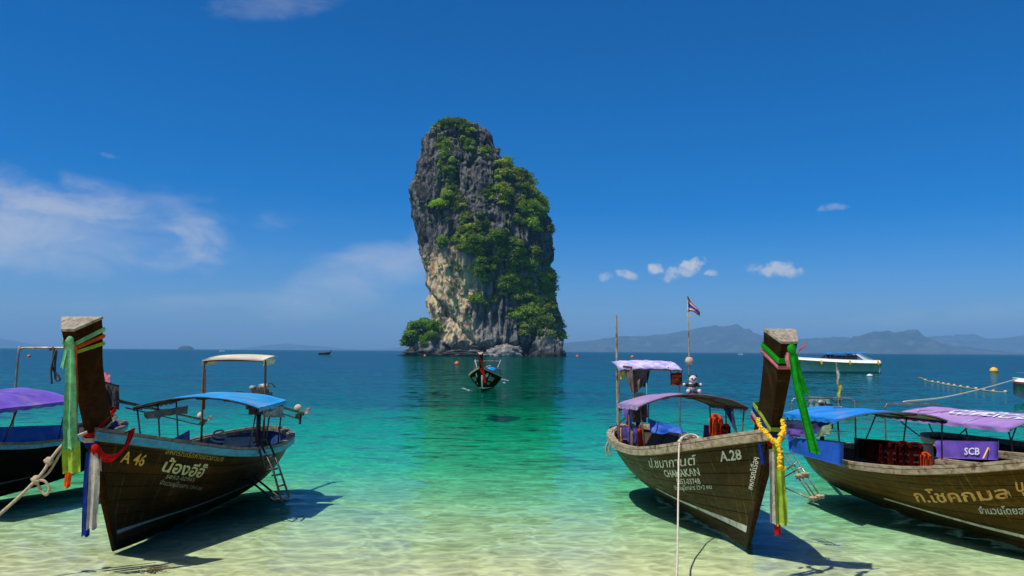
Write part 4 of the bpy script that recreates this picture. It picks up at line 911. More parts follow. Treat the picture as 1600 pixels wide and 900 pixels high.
def garland(label, strands, r=.027):
    base = at(1218, 731, 10.2); o = empty('flower_garland', tuple(base)); tag(o, label, 'garland'); rng = np.random.default_rng(3); mb = MB(); st = MB()
    for pts in strands:
        P = spline([at(*p) for p in pts], 60); st.tube(P - base, .008, 5); L_ = np.concatenate([[0], np.cumsum(np.linalg.norm(np.diff(P, axis=0), axis=1))])
        for d_ in np.arange(0, L_[-1], r * 1.05):
            c = np.array([np.interp(d_, L_, P[:, k]) for k in range(3)]) - base + rng.normal(size=3) * r * .18
            mb.ball(c, r * rng.uniform(.75, 1.25), 9, 6, .24, rng)
    f = mb.build('flowers', 'marigold', o); tag(f, kind='stuff'); st.build('string', 'rope_fibre', o); return o
garland('yellow marigold garland looped round the base of the A.28 prow', [[(1183, 656, 10.42), (1190, 668, 10.36), (1202, 682, 10.28), (1214, 691, 10.22)], [(1224, 655, 10.42), (1224, 670, 10.34), (1220, 682, 10.26), (1215, 692, 10.22)], [(1215, 692, 10.21), (1219, 708, 10.19), (1218, 722, 10.19), (1220, 730, 10.19), (1227, 732, 10.2)]])

# ------------------------------------------------------------------ ropes
rope('mooring_rope', 'pale rope running straight down from the A.28 rail into the shallows', [at(1085, 683, 13.0), at(1072, 684, 12.9), at(1062, 690, 12.8), at(1060, 760, 11.8), at(1059, 830, 10.6), at(1057, 900, 9.0), np.array([1.35, 7.3, .17])], .012, 'rope_pale', n=90, knots=[at(1062, 690, 12.78)])
rope('rope_coil', 'pale rope coil lying on the A.28 rail beside the mooring rope', [at(1062, 690, 12.85), at(1070, 681, 12.9), at(1083, 679, 12.95), at(1091, 684, 12.9), at(1084, 689, 12.85), at(1072, 690, 12.8), at(1064, 692, 12.8)], .014, 'rope_pale', n=60)
rope('mooring_rope', 'tan knotted rope running from the A 46 bow down to the left', [at(136, 675, 10.35), at(104, 690, 10.2), at(82, 714, 10.1), at(60, 746, 10.0), at(0, 803, 9.7), at(-120, 900, 9.0), np.array([-7.6, 8.2, .08])], .019, 'rope_fibre', n=90, knots=[at(76, 721, 10.1), at(56, 750, 10.0)])
rope('rope_loop', 'tan rope end looped below the knots of the A 46 mooring rope', [at(58, 750, 10.0), at(70, 752, 10.0), at(77, 764, 10.0), at(72, 773, 10.0), at(64, 766, 10.0), at(57, 752, 10.0)], .017, 'rope_fibre', n=50)
rope('mooring_rope', 'tan doubled rope beside the knotted A 46 mooring rope', [at(104, 692, 10.22), at(92, 712, 10.15), at(76, 738, 10.08), at(58, 752, 10.0)], .015, 'rope_fibre', n=50)
rope('mooring_rope', 'long pale rope from the moored red and white boat to the right boats', [at(1590, 592, 40), at(1540, 606, 33), at(1480, 620, 26), at(1412, 628, 19.8)], .022, 'rope_pale', n=50)
rope('rope_coil', 'cream rope coiled on the floor of the A 46 boat', [at(342 + 14 * math.cos(a) * (1 - .02 * k), 688 + 4 * math.sin(a), 15.6 - .3 * math.sin(a)) + np.array([0, 0, .006 * k]) for k, a in enumerate(np.linspace(0, 14, 30))], .018, 'rope_pale', n=140)
rope('hanging_strap', 'black strap with cord looped over the stern arch of the purple left boat', [at(78, 547, 18.0), at(84, 545, 17.95), at(82, 574, 17.95), at(92, 588, 17.95), at(93, 594, 17.95), at(87, 592, 17.95), at(86, 570, 17.95), at(88, 547, 17.95), at(80, 575, 17.9), at(81, 600, 17.9)], .022, 'rope_dark', n=90)
for x0, lab in ((0, 'tan dock line draped over the stern of the A.28 boat, outer strand'), (5, 'tan dock line draped over the stern of the A.28 boat, inner strand')):
    rope('dock_line', lab, [at(964 + x0, 667, 19.2), at(955 + x0, 680, 19.3), at(947 + x0, 700, 19.35), at(950 + x0, 712, 19.35)], .022, 'rope_fibre', n=30)

# ------------------------------------------------------------------ boarding ladders
def ladder(label, rails, rungs, braces, mat, r=.018, rag=None):
    allp = [at(*p) for q in rails + rungs + braces for p in q]; base = min(allp, key=lambda p: p[2]); o = empty('boarding_ladder', tuple(base)); tag(o, label, 'ladder', 'ladders hung on the boats')
    for nm, lst, rr in (('rail', rails, r), ('rung', rungs, r * .9), ('brace', braces, r)):
        for q in lst: MB().tube(np.array([at(*p) for p in q]) - base, rr, 8).build(nm, mat, o, smooth=True)
    for g in rag or ():
        MB().ball(at(*g) - base, (.065, .04, .035), 12, 8, .2, np.random.default_rng(5)).build('rag', 'rope_fibre', o)
    return o
ladder('black steel boarding ladder hanging off the side of the A 46 boat', [[(405, 688, 14.7), (427, 735, 14.45), (440, 783, 14.2)], [(418, 684, 14.8), (436, 730, 14.5), (452, 777, 14.3)], [(402, 694, 14.7), (416, 735, 14.5)]],
       [[(416, 735, 14.45), (434, 732, 14.5)], [(424, 743, 14.4), (440, 741, 14.45)], [(428, 781, 14.25), (452, 777, 14.3)], [(410, 698, 14.66), (422, 694, 14.75)], [(419, 716, 14.55), (431, 712, 14.62)], [(434, 760, 14.3), (446, 757, 14.38)]],
       [[(372, 753, 15.1), (424, 733, 14.5)], [(388, 749, 15.0), (428, 781, 14.25)], [(398, 746, 15.0), (440, 780, 14.25)], [(395, 692, 14.7), (418, 684, 14.8)]], 'black_metal')
ladder('thin steel boarding ladder with rag-wrapped foot beside the A.28 prow', [[(1236, 704, 12.9), (1262, 745, 12.6), (1283, 778, 12.4)], [(1224, 712, 12.9), (1250, 750, 12.6), (1271, 781, 12.4)], [(1229, 708, 12.9), (1255, 748, 12.6), (1276, 780, 12.4)]],
       [[(1226, 745, 12.8), (1254, 729, 12.6)], [(1230, 733, 12.8), (1246, 722, 12.7)], [(1262, 745, 12.6), (1244, 748, 12.6)], [(1265, 780, 12.4), (1285, 777, 12.4)]], [[(1222, 760, 12.9), (1266, 779, 12.4)]], 'steel', .011, rag=[(1270, 779, 12.4), (1281, 776, 12.4), (1248, 744, 12.6), (1258, 741, 12.6)])

# ------------------------------------------------------------------ things on the A.28 boat
def world_sheet(name, label, cat, corners, mat, wave=.02, n=14, m=14, group=None, folds=0):
    """hanging cloth through four measured corners: top left, top right, bottom right, bottom left"""
    a, b, c, d = [at(*p) for p in corners]; u, v = np.meshgrid(np.linspace(0, 1, n), np.linspace(0, 1, m), indexing='ij'); u, v = u[..., None], v[..., None]
    P = (a * (1 - u) + b * u) * (1 - v) + (d * (1 - u) + c * u) * v; N = np.cross(b - a, d - a); N /= np.linalg.norm(N)
    P = P + N * ((fbm(np.concatenate([u * 5, v * 3, 0 * u + a[0]], -1), 3, 11)[..., None] - .5) * 2 * wave + np.sin(u * folds * 2 * math.pi) * wave * .6 * (.3 + v))
    o = slab(P, P - N * .006).build(name, mat, smooth=True, base=True); return tag(o, label, cat, group) if label else o
def flagpole():
    p = [at(1077, 614, 16.2), at(1077, 565, 16.2), at(1076, 520, 16.2), at(1074, 462, 16.2)]; base = p[0]; o = empty('flag_pole', tuple(base)); tag(o, 'thin flag pole with striped flag and cork float on the A.28 awning', 'flag pole')
    MB().tube(np.array(p) - base, [.018, .016, .013, .010], 8).build('pole', 'rail_wood', o, smooth=True)
    c = at(1077, 564, 16.2) - base; f = MB().ball(c, .082, 18, 12).build('float_ball', 'cork', o, smooth=True)
    MB().lathe([(.0, -.09), (.03, -.088), (.03, .088), (0, .09)], c, 12).build('collar', 'rail_dark', f)
    # flag: five stripes, drooping and folded back
    u = np.linspace(0, 1, 16); tl, bl = at(1075, 462, 16.2), at(1075, 487, 16.2); tip_t, tip_b = at(1095, 488, 16.1), at(1094, 494, 16.1)
    edges = [0, 1 / 6, 2 / 6, 4 / 6, 5 / 6, 1]
    for k, mt in enumerate(('cloth_red', 'cloth_white', 'flag_blue', 'cloth_white', 'cloth_red')):
        rows = []
        for uu in u:
            t0 = tl + (tip_t - tl) * uu + np.array([0, 0, -.03]) * math.sin(uu * 3.1); b0 = bl + (tip_b - bl) * uu + np.array([0, 0, .03]) * math.sin(uu * 3.1)
            rows.append([t0 + (b0 - t0) * e + np.array([0, .05 * math.sin(uu * 7 + e * 2), 0]) - base for e in (edges[k], edges[k + 1])])
        R = np.array(rows); slab(R, R + [0, .004, 0]).build('flag_stripe', mt, o, smooth=True)
    MB().tube(spline([at(1074, 490, 16.2) - base, at(1073, 494, 16.2) - base, at(1077, 495, 16.2) - base, at(1079, 492, 16.2) - base], 14), .006, 5).build('cord', 'rope_pale', o)
cloth('flag_blue', (.05, .05, .40)); flagpole()
simple('plush_white', (.62, .60, .56), .95, (.46, .44, .40), 30, bump=.6, bscale=60); simple('plush_black', (.02, .02, .022), .95, (.04, .04, .04), 30, bump=.6, bscale=60)
def plush():
    b = at(1081, 615, 15.9); o = empty('plush_toy', tuple(b)); tag(o, 'small black and white plush toy sitting on the A.28 awning by the flag pole', 'toy')
    MB().ball((0, 0, .12), (.085, .08, .11), 14, 10, .03).build('body', 'plush_white', o, smooth=True); MB().lathe([(.083, .12), (.09, .15), (.08, .185)], (0, 0, 0), 16).build('vest', 'plush_black', o, smooth=True)
    hd = MB().ball((.02, -.02, .265), (.075, .075, .08), 14, 10, .02).build('head', 'plush_white', o, smooth=True)
    for s_ in (-1, 1):
        MB().ball((.02 + s_ * .06, 0, .335), .026, 10, 6).build('ear', 'plush_black', hd, smooth=True); MB().ball((.02 + s_ * .03, -.09, .28), (.018, .01, .022), 8, 6).build('eye_patch', 'plush_black', hd, smooth=True)
        MB().tube(spline([(s_ * .07, 0, .18), (s_ * .12, -.03, .16), (s_ * .15, -.05, .17)], 8), np.linspace(.035, .03, 8), 8).build('arm', 'plush_black', o, smooth=True)
        MB().ball((s_ * .155, -.055, .172), .03, 10, 6).build('paw', 'plush_white', o, smooth=True)
        MB().tube(spline([(s_ * .05, -.02, .05), (s_ * .08, -.1, .04), (s_ * .1, -.16, .05)], 8), np.linspace(.045, .038, 8), 8).build('leg', 'plush_black', o, smooth=True)
        MB().ball((s_ * .105, -.175, .055), .04, 10, 6).build('foot', 'plush_white', o, smooth=True)
    MB().ball((.02, -.1, .255), (.02, .015, .014), 8, 6).build('nose', 'plush_black', hd, smooth=True)
plush()
def pole_thing(name, label, pts, r, mat, cat='pole'):
    P = spline([at(*p) for p in pts], 20); b = P[P[:, 2].argmin()]; mb = MB().tube(P - b, np.linspace(r, r * .75, 20), 8)
    for k in (4, 9, 14): mb.tube([P[k] - b - (P[k + 1] - P[k]) * .06, P[k] - b + (P[k + 1] - P[k]) * .06], r * 1.12, 8)
    o = mb.build(name, mat); o.location = tuple(b); return tag(o, label, cat)
pole_thing('bamboo_pole', 'tall bamboo pole standing at the stern of the A.28 boat', [(966, 668, 19.3), (964, 580, 19.3), (963, 492, 19.3)], .03, 'rail_wood')
pole_thing('steel_pole', 'short dark pole rising beside the A 46 stern arch', [(319, 640, 15.6), (320, 608, 15.6), (321, 577, 15.6)], .016, 'rust')
p = pole_thing('bamboo_pole', 'bamboo pole with faded yellow streamers above the bright blue awning', [(1312, 640, 18.8), (1310, 600, 18.8), (1307, 567, 18.8)], .025, 'weathered_top')
s = Sash('pole_streamer', 'faded yellow cloth streamer tied to the bamboo pole behind the blue awning', at(1312, 624, 18.75), 'streamers'); s.tail([(1309, 597, 18.75), (1313, 606, 18.72), (1311, 616, 18.72), (1313, 624, 18.72)], 6, 'cloth_yellow', 1.5)
s.tail([(1308, 578, 18.75), (1310, 588, 18.72), (1308, 596, 18.72)], 4, 'cloth_white', 1)
world_sheet('hanging_shirt', 'yellow cloth hung at the left corner of the lilac stern awning', 'cloth', [(968, 574, 18.6), (975, 573, 18.5), (977, 594, 18.5), (969, 592, 18.6)], 'cloth_yellow', .02, folds=2)
world_sheet('hanging_cloth', 'taupe cloth hanging down the left post of the lilac stern awning', 'cloth', [(973, 571, 18.45), (988, 573, 18.4), (991, 620, 18.3), (984, 606, 18.4)], 'cloth_taupe', .05, folds=2)
world_sheet('hanging_cloth', 'taupe cloth draped across under the lilac stern awning', 'cloth', [(986, 578, 18.5), (1013, 576, 18.5), (1004, 604, 18.5), (990, 618, 18.5)], 'cloth_taupe', .07, folds=1.5)
world_sheet('hanging_cloth', 'black jacket hanging under the lilac stern awning behind the taupe cloth', 'cloth', [(1004, 577, 18.7), (1016, 576, 18.7), (1011, 602, 18.7), (1005, 606, 18.7)], 'plush_black', .04, folds=1)
def bag():
    b = at(1057, 602, 18.5); o = empty('hanging_bag', tuple(b)); tag(o, 'rust red bag hanging from the right corner of the lilac stern awning', 'bag')
    q = np.array([[[x * .125, -.04 * (1 - (x) ** 2) * math.sin(math.pi * min(max(v, .05), 1)) - .02 * v, .27 * (1 - v)] for x in np.linspace(-1, 1, 9)] for v in np.linspace(0, 1, 9)]); slab(q, q + [0, .05, 0]).build('pouch', 'bag_rust', o, smooth=True)
    for x in (-.11, .11): MB().tube(spline([(x, 0, .26), (x * 1.2, 0, .33), (x * 1.5 - .02, .02, .40)], 8), .012, 6).build('strap', 'rope_dark', o)
    MB().box((0, -.045, .20), (.20, .012, .05)).build('flap', 'bag_rust', o)
bag()
world_sheet('hanging_cloth', 'violet cloth tied to the left rear post of the A.28 awning', 'cloth', [(971, 636, 17.4), (988, 636, 17.0), (986, 672, 17.1), (975, 650, 17.3)], 'violet_cloth', .04, folds=1.5)
world_sheet('stern_curtain', 'purple cloth panel lining the stern rail of the A.28 boat', 'cloth', [(963, 664, 18.9), (996, 668, 17.6), (998, 695, 17.6), (966, 683, 18.9)], 'violet_cloth', .04, folds=3)
world_sheet('tarpaulin', 'crumpled dark blue tarpaulin on the far side of the A.28 stern', 'tarpaulin', [(1014, 655, 18.9), (1066, 668, 18.2), (1068, 678, 18.0), (1016, 676, 18.6)], 'tarp_deepblue', .06, folds=1)
def bottle(label, px, py, Y, hpx, wpx, mat, cap):
    b = at(px, py, Y); hh = hpx * Y / F_PX; r = wpx * Y / F_PX / 2; o = empty('tank', tuple(b)); tag(o, label, 'tank', 'containers along the stern rail')
    MB().lathe([(0, 0), (r * .95, 0), (r, hh * .05), (r, hh * .72), (r * .7, hh * .84), (r * .35, hh * .9), (r * .35, hh)], (0, 0, 0), 16).build('body', mat, o, smooth=True)
    MB().lathe([(r * .42, hh * .93), (r * .42, hh * 1.04), (0, hh * 1.05)], (0, 0, 0), 12).build('cap', cap, o)
bottle('orange red cylinder standing inside the A.28 stern rail', 1000, 698, 17.3, 32, 8, 'vest_orange', 'steel')
bottle('brown bottle strapped inside the A.28 stern rail', 988, 697, 17.6, 26, 6, 'rail_dark', 'black_metal')
bottle('amber bottle at the rear end of the A.28 stern rail', 971, 690, 18.6, 24, 5, 'paint_yellow', 'black_metal')
def vest(label, px, py, Y, hpx, mat, rz=0.0, group='life jackets in the boats', dark='plush_black'):
    """life jacket: two padded front panels, back, collar, straps"""
    b = at(px, py, Y); k = hpx * Y / F_PX; o = empty('life_jacket', tuple(b), rz); tag(o, label, 'life jacket', group)
    for s_ in (-1, 1):
        q = np.array([[[s_ * (.03 + .17 * u_) * k / .6 * (1 - .25 * max(v - .55, 0)), -.05 * math.sin(math.pi * (.15 + .7 * u_)) * k / .6 - .03, v * k * .82] for u_ in np.linspace(0, 1, 5)] for v in np.linspace(0, 1, 7)]); slab(q, q + [0, .045 * k / .6, 0]).build('front_panel', mat, o, smooth=True)
    q = np.array([[[u_ * .20 * k / .6, .06 * k / .6, v * k * .9] for u_ in np.linspace(-1, 1, 5)] for v in np.linspace(0, 1, 5)]); slab(q, q + [0, .04 * k / .6, 0]).build('back_panel', mat, o, smooth=True)
    MB().tube(spline([(-.12 * k / .6, -.04, .8 * k), (-.11 * k / .6, .06 * k / .6, .97 * k), (0, .09 * k / .6, 1.0 * k), (.11 * k / .6, .06 * k / .6, .97 * k), (.12 * k / .6, -.04, .8 * k)], 18), .05 * k / .6, 8).build('collar', mat, o, smooth=True)
    for v in (.25, .55): MB().box((0, -.075 * k / .6, v * k), (.40 * k / .6, .012, .04 * k / .6)).build('belt', dark, o)
    return o
vest('orange red life jacket standing on the front bench under the A.28 awning', 1120, 682, 14.4, 32, 'vest_orange', .5)
vest('red life jacket lying beside the orange one under the A.28 awning', 1134, 684, 14.0, 20, 'vest_red_shaded', -.7)
world_sheet('hanging_cloth', 'dark navy triangular cloth hanging from the front of the A.28 awning', 'cloth', [(1130, 637, 14.9), (1146, 638, 14.7), (1152, 676, 14.6), (1148, 672, 14.7)], 'navy_cloth', .03, folds=1)
world_sheet('tarpaulin', 'dark navy curtain lashed behind the orange life jacket on the A.28 boat', 'tarpaulin', [(1100, 664, 14.9), (1119, 665, 14.8), (1119, 686, 14.8), (1098, 690, 14.9)], 'navy_cloth', .03, folds=1)
# ------------------------------------------------------------------ things on the A 46 and left boats
world_sheet('rolled_curtain', 'bundle of cloudy clear plastic sheet slung under the left side of the blue awning', 'curtain', [(224, 644, 14.6), (294, 634, 15.8), (292, 645, 15.9), (228, 655, 14.7)], 'clear_plastic', .06, folds=3)
world_sheet('rail_board', 'dark blue board along the far rail of the A 46 boat', 'panel', [(262, 690, 15.0), (296, 672, 16.5), (296, 688, 16.4), (262, 700, 15.0)], 'tarp_deepblue', .01)
world_sheet('side_curtain', 'tattered clear curtain tied up at the right rear corner of the blue awning', 'curtain', [(414, 640, 15.0), (444, 634, 16.1), (441, 652, 16.0), (416, 652, 15.1)], 'clear_plastic', .07, folds=4)
world_sheet('floor_mat', 'pale mat spread on the floor of the A 46 boat', 'mat', [(352, 684, 15.9), (398, 683, 15.9), (400, 696, 14.9), (348, 697, 14.9)], 'rope_pale', .01)
world_sheet('side_curtain', 'dark blue curtain along the rail of the purple left boat', 'curtain', [(-30, 668, 14.6), (102, 664, 17.6), (101, 690, 17.3), (-30, 702, 14.4)], 'tarp_deepblue', .03, folds=3)
world_sheet('engine_cover', 'pink and red cloth thrown over the engine of the left boat', 'cloth', [(160, 580, 19.8), (172, 585, 19.7), (171, 610, 19.6), (160, 606, 19.7)], 'cloth_pink', .05, folds=1.5)
world_sheet('engine_cover', 'black plastic sheet covering the engine of the left boat', 'cloth', [(163, 596, 19.6), (186, 602, 19.6), (186, 640, 19.6), (164, 640, 19.6)], 'plush_black', .07, folds=1)
# ------------------------------------------------------------------ things on the right boats
world_sheet('side_curtain', 'bright blue tarpaulin panel along the rear rail of the golden brown boat', 'tarpaulin', [(1230, 683, 17.6), (1317, 691, 14.9), (1317, 728, 14.6), (1233, 706, 17.4)], 'tarp_deepblue', .02, folds=2)
world_sheet('hanging_cloth', 'navy cloth with pale print hanging under the bright blue awning', 'cloth', [(1222, 656, 17.8), (1296, 660, 15.8), (1276, 678, 16.2), (1226, 672, 17.6)], 'navy_cloth', .05, folds=1.5)
world_sheet('hanging_cloth', 'purple cloth sagging below the navy one under the bright blue awning', 'cloth', [(1224, 668, 17.4), (1266, 672, 16.4), (1262, 684, 16.5), (1226, 682, 17.3)], 'violet_cloth', .05, folds=2)
world_sheet('hanging_cloth', 'pale green cloth hanging at the front post of the bright blue awning', 'cloth', [(1284, 666, 15.9), (1299, 661, 15.5), (1299, 678, 15.5), (1274, 684, 16.1)], 'cloth_palegreen', .04, folds=2)
world_sheet('towel', 'seafoam green towel hung over the stern arch of the golden brown boat', 'towel', [(1262, 618, 18.25), (1296, 619, 18.2), (1296, 642, 18.2), (1263, 642, 18.25)], 'cloth_seafoam', .03, folds=4)
world_sheet('side_curtain', 'dark net curtain along the far rail of the golden brown boat', 'curtain', [(1335, 684, 17.2), (1458, 694, 14.4), (1458, 735, 14.2), (1335, 712, 17.0)], 'plush_black', .02, folds=2)
for k, (px, py, Y, hp) in enumerate([(1352, 716, 16.4, 26), (1366, 720, 16.0, 30), (1381, 722, 15.6, 30), (1398, 726, 15.2, 32), (1414, 729, 14.9, 36), (1431, 731, 14.5, 36), (1448, 733, 14.0, 24)]):
    lab = ['leftmost', 'second from left', 'third from left', 'fourth from left', 'fifth from left', 'sixth from left', 'rightmost'][k]
    vest(f'red life jacket, {lab} of those hung along the golden brown boat', px, py, Y, hp, 'vest_orange' if k == 6 else 'vest_red_shaded', .3 * (-1) ** k)
cur = world_sheet('side_curtain', 'purple SCB curtain along the rail of the purple printed boat', 'curtain', [(1463, 687, 17.0), (1560, 689, 14.85), (1560, 719, 14.75), (1463, 715, 16.9)], 'tarp_purple', .02, folds=3)
def on_quad(corners, off):
    a, b, c, d = [at(*p) for p in corners]; N = np.cross(b - a, d - a); N /= np.linalg.norm(N); N *= -np.sign(N[1]); base = np.array(cur.location)
    return lambda u, wv: ((a * (1 - u) + b * u) * wv + (d * (1 - u) + c * u) * (1 - wv) if False else np.array([((a * (1 - uu) + b * uu) * w1 + (d * (1 - uu) + c * uu) * (1 - w1)) for uu, w1 in zip(u, wv)])) - N * 0 + np.array([-.02, -.03, 0]) - base
qf = on_quad([(1507, 699, 15.9), (1531, 699, 15.4), (1531, 710, 15.35), (1507, 710, 15.85)], .03)
flat_text('SCB', 'print_white', cur, lambda u, wv: qf(u, wv), base=(0, .72), bold=.02)
for a_, b_ in (((1545, 699), (1537, 716)), ((1545, 699), (1553, 716))):
    P = np.array([at(*a_, 15.1), at(*b_, 15.05)]) - np.array(cur.location) + [-.03, -.04, 0]; mb = strip(P, .03, (1, -2.2, 0), 0, 0, n=6, m=3); mb.build('emblem_stroke', 'print_gold', cur)
# print on the purple awning
fx = lambda s0, s1, u0, u1: (lambda u, wv: CRR(u0 + (u1 - u0) * wv, s0 + (s1 - s0) * u, .048))
flat_text('COMMERCIAL', 'print_white', brr, fx(.64, .06, .62, .25), base=(0, .7), bold=.02)
def swoosh(pts, wd):
    P = spline([CRR(np.array([u]), np.array([s_]), .055)[0] for u, s_ in pts], 24); strip(P, wd, (.3, .9, .1), 0, 0, n=24, m=3).build('emblem_stroke', 'print_gold', brr)
swoosh([(.35, .88), (.55, .92), (.68, .86), (.66, .78), (.40, .72)], .10); swoosh([(.6, .70), (.35, .66)], .08)

# ------------------------------------------------------------------ motor boats
simple('gel_white', (.78, .78, .76), .3, (.70, .70, .68), 2, spec=.5); simple('gel_grey', (.36, .38, .42), .3, (.44, .46, .50), 1.5, spec=.5); simple('gel_navy', (.03, .05, .09), .3, (.05, .07, .1), 1.5)
simple('gold_band', (.48, .26, .03), .45, (.36, .18, .02), 3); simple('red_band', (.55, .02, .03), .4, (.42, .015, .02), 3); simple('dark_glass', (.012, .016, .02), .12, (.02, .025, .03), 2, spec=.6)
simple('fender_yellow', (.80, .50, .02), .5, (.70, .40, .02), 6); simple('buoy_orange', (.85, .13, .02), .5, (.70, .09, .02), 8); simple('buoy_yellow', (.80, .45, .03), .5, (.65, .34, .03), 8); simple('buoy_white', (.75, .73, .66), .5, (.6, .57, .5), 8)
def motorboat(label, x, y, rz, scale, band='gold_band', roof='tarp_blue', lower='gel_grey', fenders=3, detail=True, name='speedboat'):
    o = empty(name, (x, y, 0), rz); o.scale = (scale,) * 3; tag(o, label, 'boat', 'motor boats')
    L = 13.0; t = np.linspace(0, 1, 40); B = 1.55 * np.clip(1 - np.clip((t - .45) / .55, 0, 1) ** 2.2, .01, 1); G = 1.05 + .55 * t ** 2; C = .15 + .75 * np.clip((t - .5) / .5, 0, 1) ** 2; K = -.35 + .9 * np.clip((t - .72) / .28, 0, 1) ** 2.2
    Y = (t - .5) * L; z0 = 0 * t; rows = np.stack([np.stack([z0, Y, K], -1), np.stack([B * .86, Y, C], -1), np.stack([B, Y, G], -1)], 1)
    for sd in (1, -1):
        R = rows * [sd, 1, 1]; slab(R, R - np.array([sd * .05, 0, -.03])).build('hull_side', lower, o, smooth=True)
        R2 = np.stack([np.stack([B * sd, Y, G], -1), np.stack([(B + .09) * sd, Y, G + .05], -1), np.stack([(B + .03) * sd, Y, G + .16], -1)], 1); slab(R2, R2 - [sd * .06, 0, 0]).build('rub_band', band, o, smooth=True)
        R3 = np.stack([np.stack([(B + .03) * sd, Y, G + .16], -1), np.stack([(B - .10) * sd * 1, Y, G + .52 - .15 * t ** 3], -1), np.stack([np.maximum(B - .35, 0) * sd, Y, G + .60 - .1 * t ** 3], -1)], 1); slab(R3, R3 - [sd * .05, 0, .03]).build('topside', 'gel_white', o, smooth=True)
        # rear wing that carries the awning
        q = np.array([[[sd * (1.35 - .05 * v), -L * .5 + .6 + 2.3 * v + u * (.9 + .8 * (1 - v)), 1.55 + 1.05 * v] for u in (0, 1)] for v in np.linspace(0, 1, 8)]); slab(q, q - [sd * .08, 0, 0]).build('wing', 'gel_white', o, smooth=True)
    q = np.array([[[u * max(1.55 * (1 - max((v * .5 + .5 - .45) / .55, 0) ** 2.2) - .3, .02), v * L * .5, 1.62 + .35 * v - .02] for u in np.linspace(-1, 1, 7)] for v in np.linspace(.10, .97, 14)]); slab(q, q - [0, 0, .05]).build('foredeck', 'gel_white', o, smooth=True)
    MB().box((0, -L * .5 + .06, .55), (2.9, .12, 1.4)).build('transom', 'gel_white', o)
    q = np.array([[[1.25 * u * (1 - .10 * v), 1.55 - 1.3 * v - .5 * abs(u) ** 3 * 0 + .7 * (1 - u * u), 1.62 + .75 * v] for u in np.linspace(-1, 1, 11)] for v in np.linspace(0, 1, 6)]); slab(q, q - [0, .05, 0]).build('windscreen', 'dark_glass', o, smooth=True)
    for sd in (1, -1):
        q = np.array([[[sd * (1.26 - .12 * v), yy, 1.58 + .72 * v] for yy in np.linspace(1.4 - 1.2 * v, -3.2, 8)] for v in np.linspace(0, 1, 4)]); slab(q, q - [sd * .04, 0, 0]).build('side_window', 'dark_glass', o, smooth=True)
    q = np.array([[[u * 1.3, yy, 2.62 + .08 * (1 - u * u) - .08 * max(yy - .5, 0) + .02 * math.sin(yy * 4)] for u in np.linspace(-1, 1, 9)] for yy in np.linspace(1.3, -4.6, 14)]); slab(q, q - [0, 0, .06]).build('awning', roof, o, smooth=True)
    for sd in (1, -1):
        for yy in (.9, -1.5, -3.4): MB().tube([(sd * 1.22, yy, 1.5), (sd * 1.2, yy, 2.62)], .025, 6).build('awning_post', 'steel', o)
    if detail:
        for sd in (1, -1):
            for yy in np.linspace(2.6, -6.0, fenders): MB().tube(spline([(sd * 1.62, yy, 1.62), (sd * 1.72, yy - .04, 1.4), (sd * 1.78, yy - .12, .85)], 10), [.06, .12, .15, .15, .15, .15, .15, .14, .10, .05], 10).build('fender', 'fender_yellow', o, smooth=True)
        for xx in (-.75, 0, .75):
            e = MB().ball((xx, -L * .5 - .35, 1.15), (.22, .42, .38), 14, 10).build('outboard', 'engine_white', o, smooth=True); MB().box((xx, -L * .5 - .4, .4), (.12, .25, 1.1)).build('outboard_leg', 'engine_white', e)
        MB().tube(spline([(1.2, 1.6, 1.9), (1.2, 1.8, 2.35), (.9, 4.6, 2.5), (0, 6.2, 2.55), (-.9, 4.6, 2.5), (-1.2, 1.8, 2.35), (-1.2, 1.6, 1.9)], 40), .025, 6).build('bow_rail', 'steel', o, smooth=True)
        MB().box((0, -L * .5 + 1.4, 1.2), (2.3, .6, .5)).build('stern_seat', 'gel_white', o)
    return o
P = at(1300, 578, 118); motorboat('white speedboat with bright blue awning and yellow fenders moored behind the A.28 prow', P[0], 118, math.pi / 2 + .16, 1.0)
P = at(1640, 612, 46); motorboat('white motor boat with red stripe poking in at the right frame edge', 31.9, 45.5, math.pi / 2 - .35, .62, 'red_band', 'gel_white', 'gel_navy', 0)
P = at(347, 548, 900); motorboat('tiny white boat on the horizon between islet and cream stern awning', P[0], 900, -1.3, .45, 'gel_grey', 'gel_white', 'gel_white', detail=False, name='distant_boat')
P = at(1157, 552, 1000); motorboat('tiny white boat far off below the long hill, right of the flag pole', P[0], 1000, 1.2, .42, 'gel_grey', 'gel_white', 'gel_white', detail=False, name='distant_boat')
P = at(1330, 552, 1100); motorboat('tiny white boat far off left of the craggy hill', P[0], 1100, 1.7, .6, 'gel_grey', 'gel_white', 'gel_white', detail=False, name='distant_boat')
HT = Hull(at(515, 552, 480)[0], 480, 1.15, 8.0, 1.2, .9, [0, 0, 0, .1])
bt = longtail('longtail_boat', 'tiny dark long-tail boat far out near the horizon left of the tower', HT, 'hull_dark', 'rail_dark', 'rail_dark', 'hull_dark', 'prow_wood', 2.5, 'inner_dark', 'stripe_grey', .6, planks=2, detail=False)
canopy(HT, bt, -3, -6, -.95, .95, 1.4, 1.55, 1.4, 1.55, 'inner_dark', 'inner_dark', posts=2)

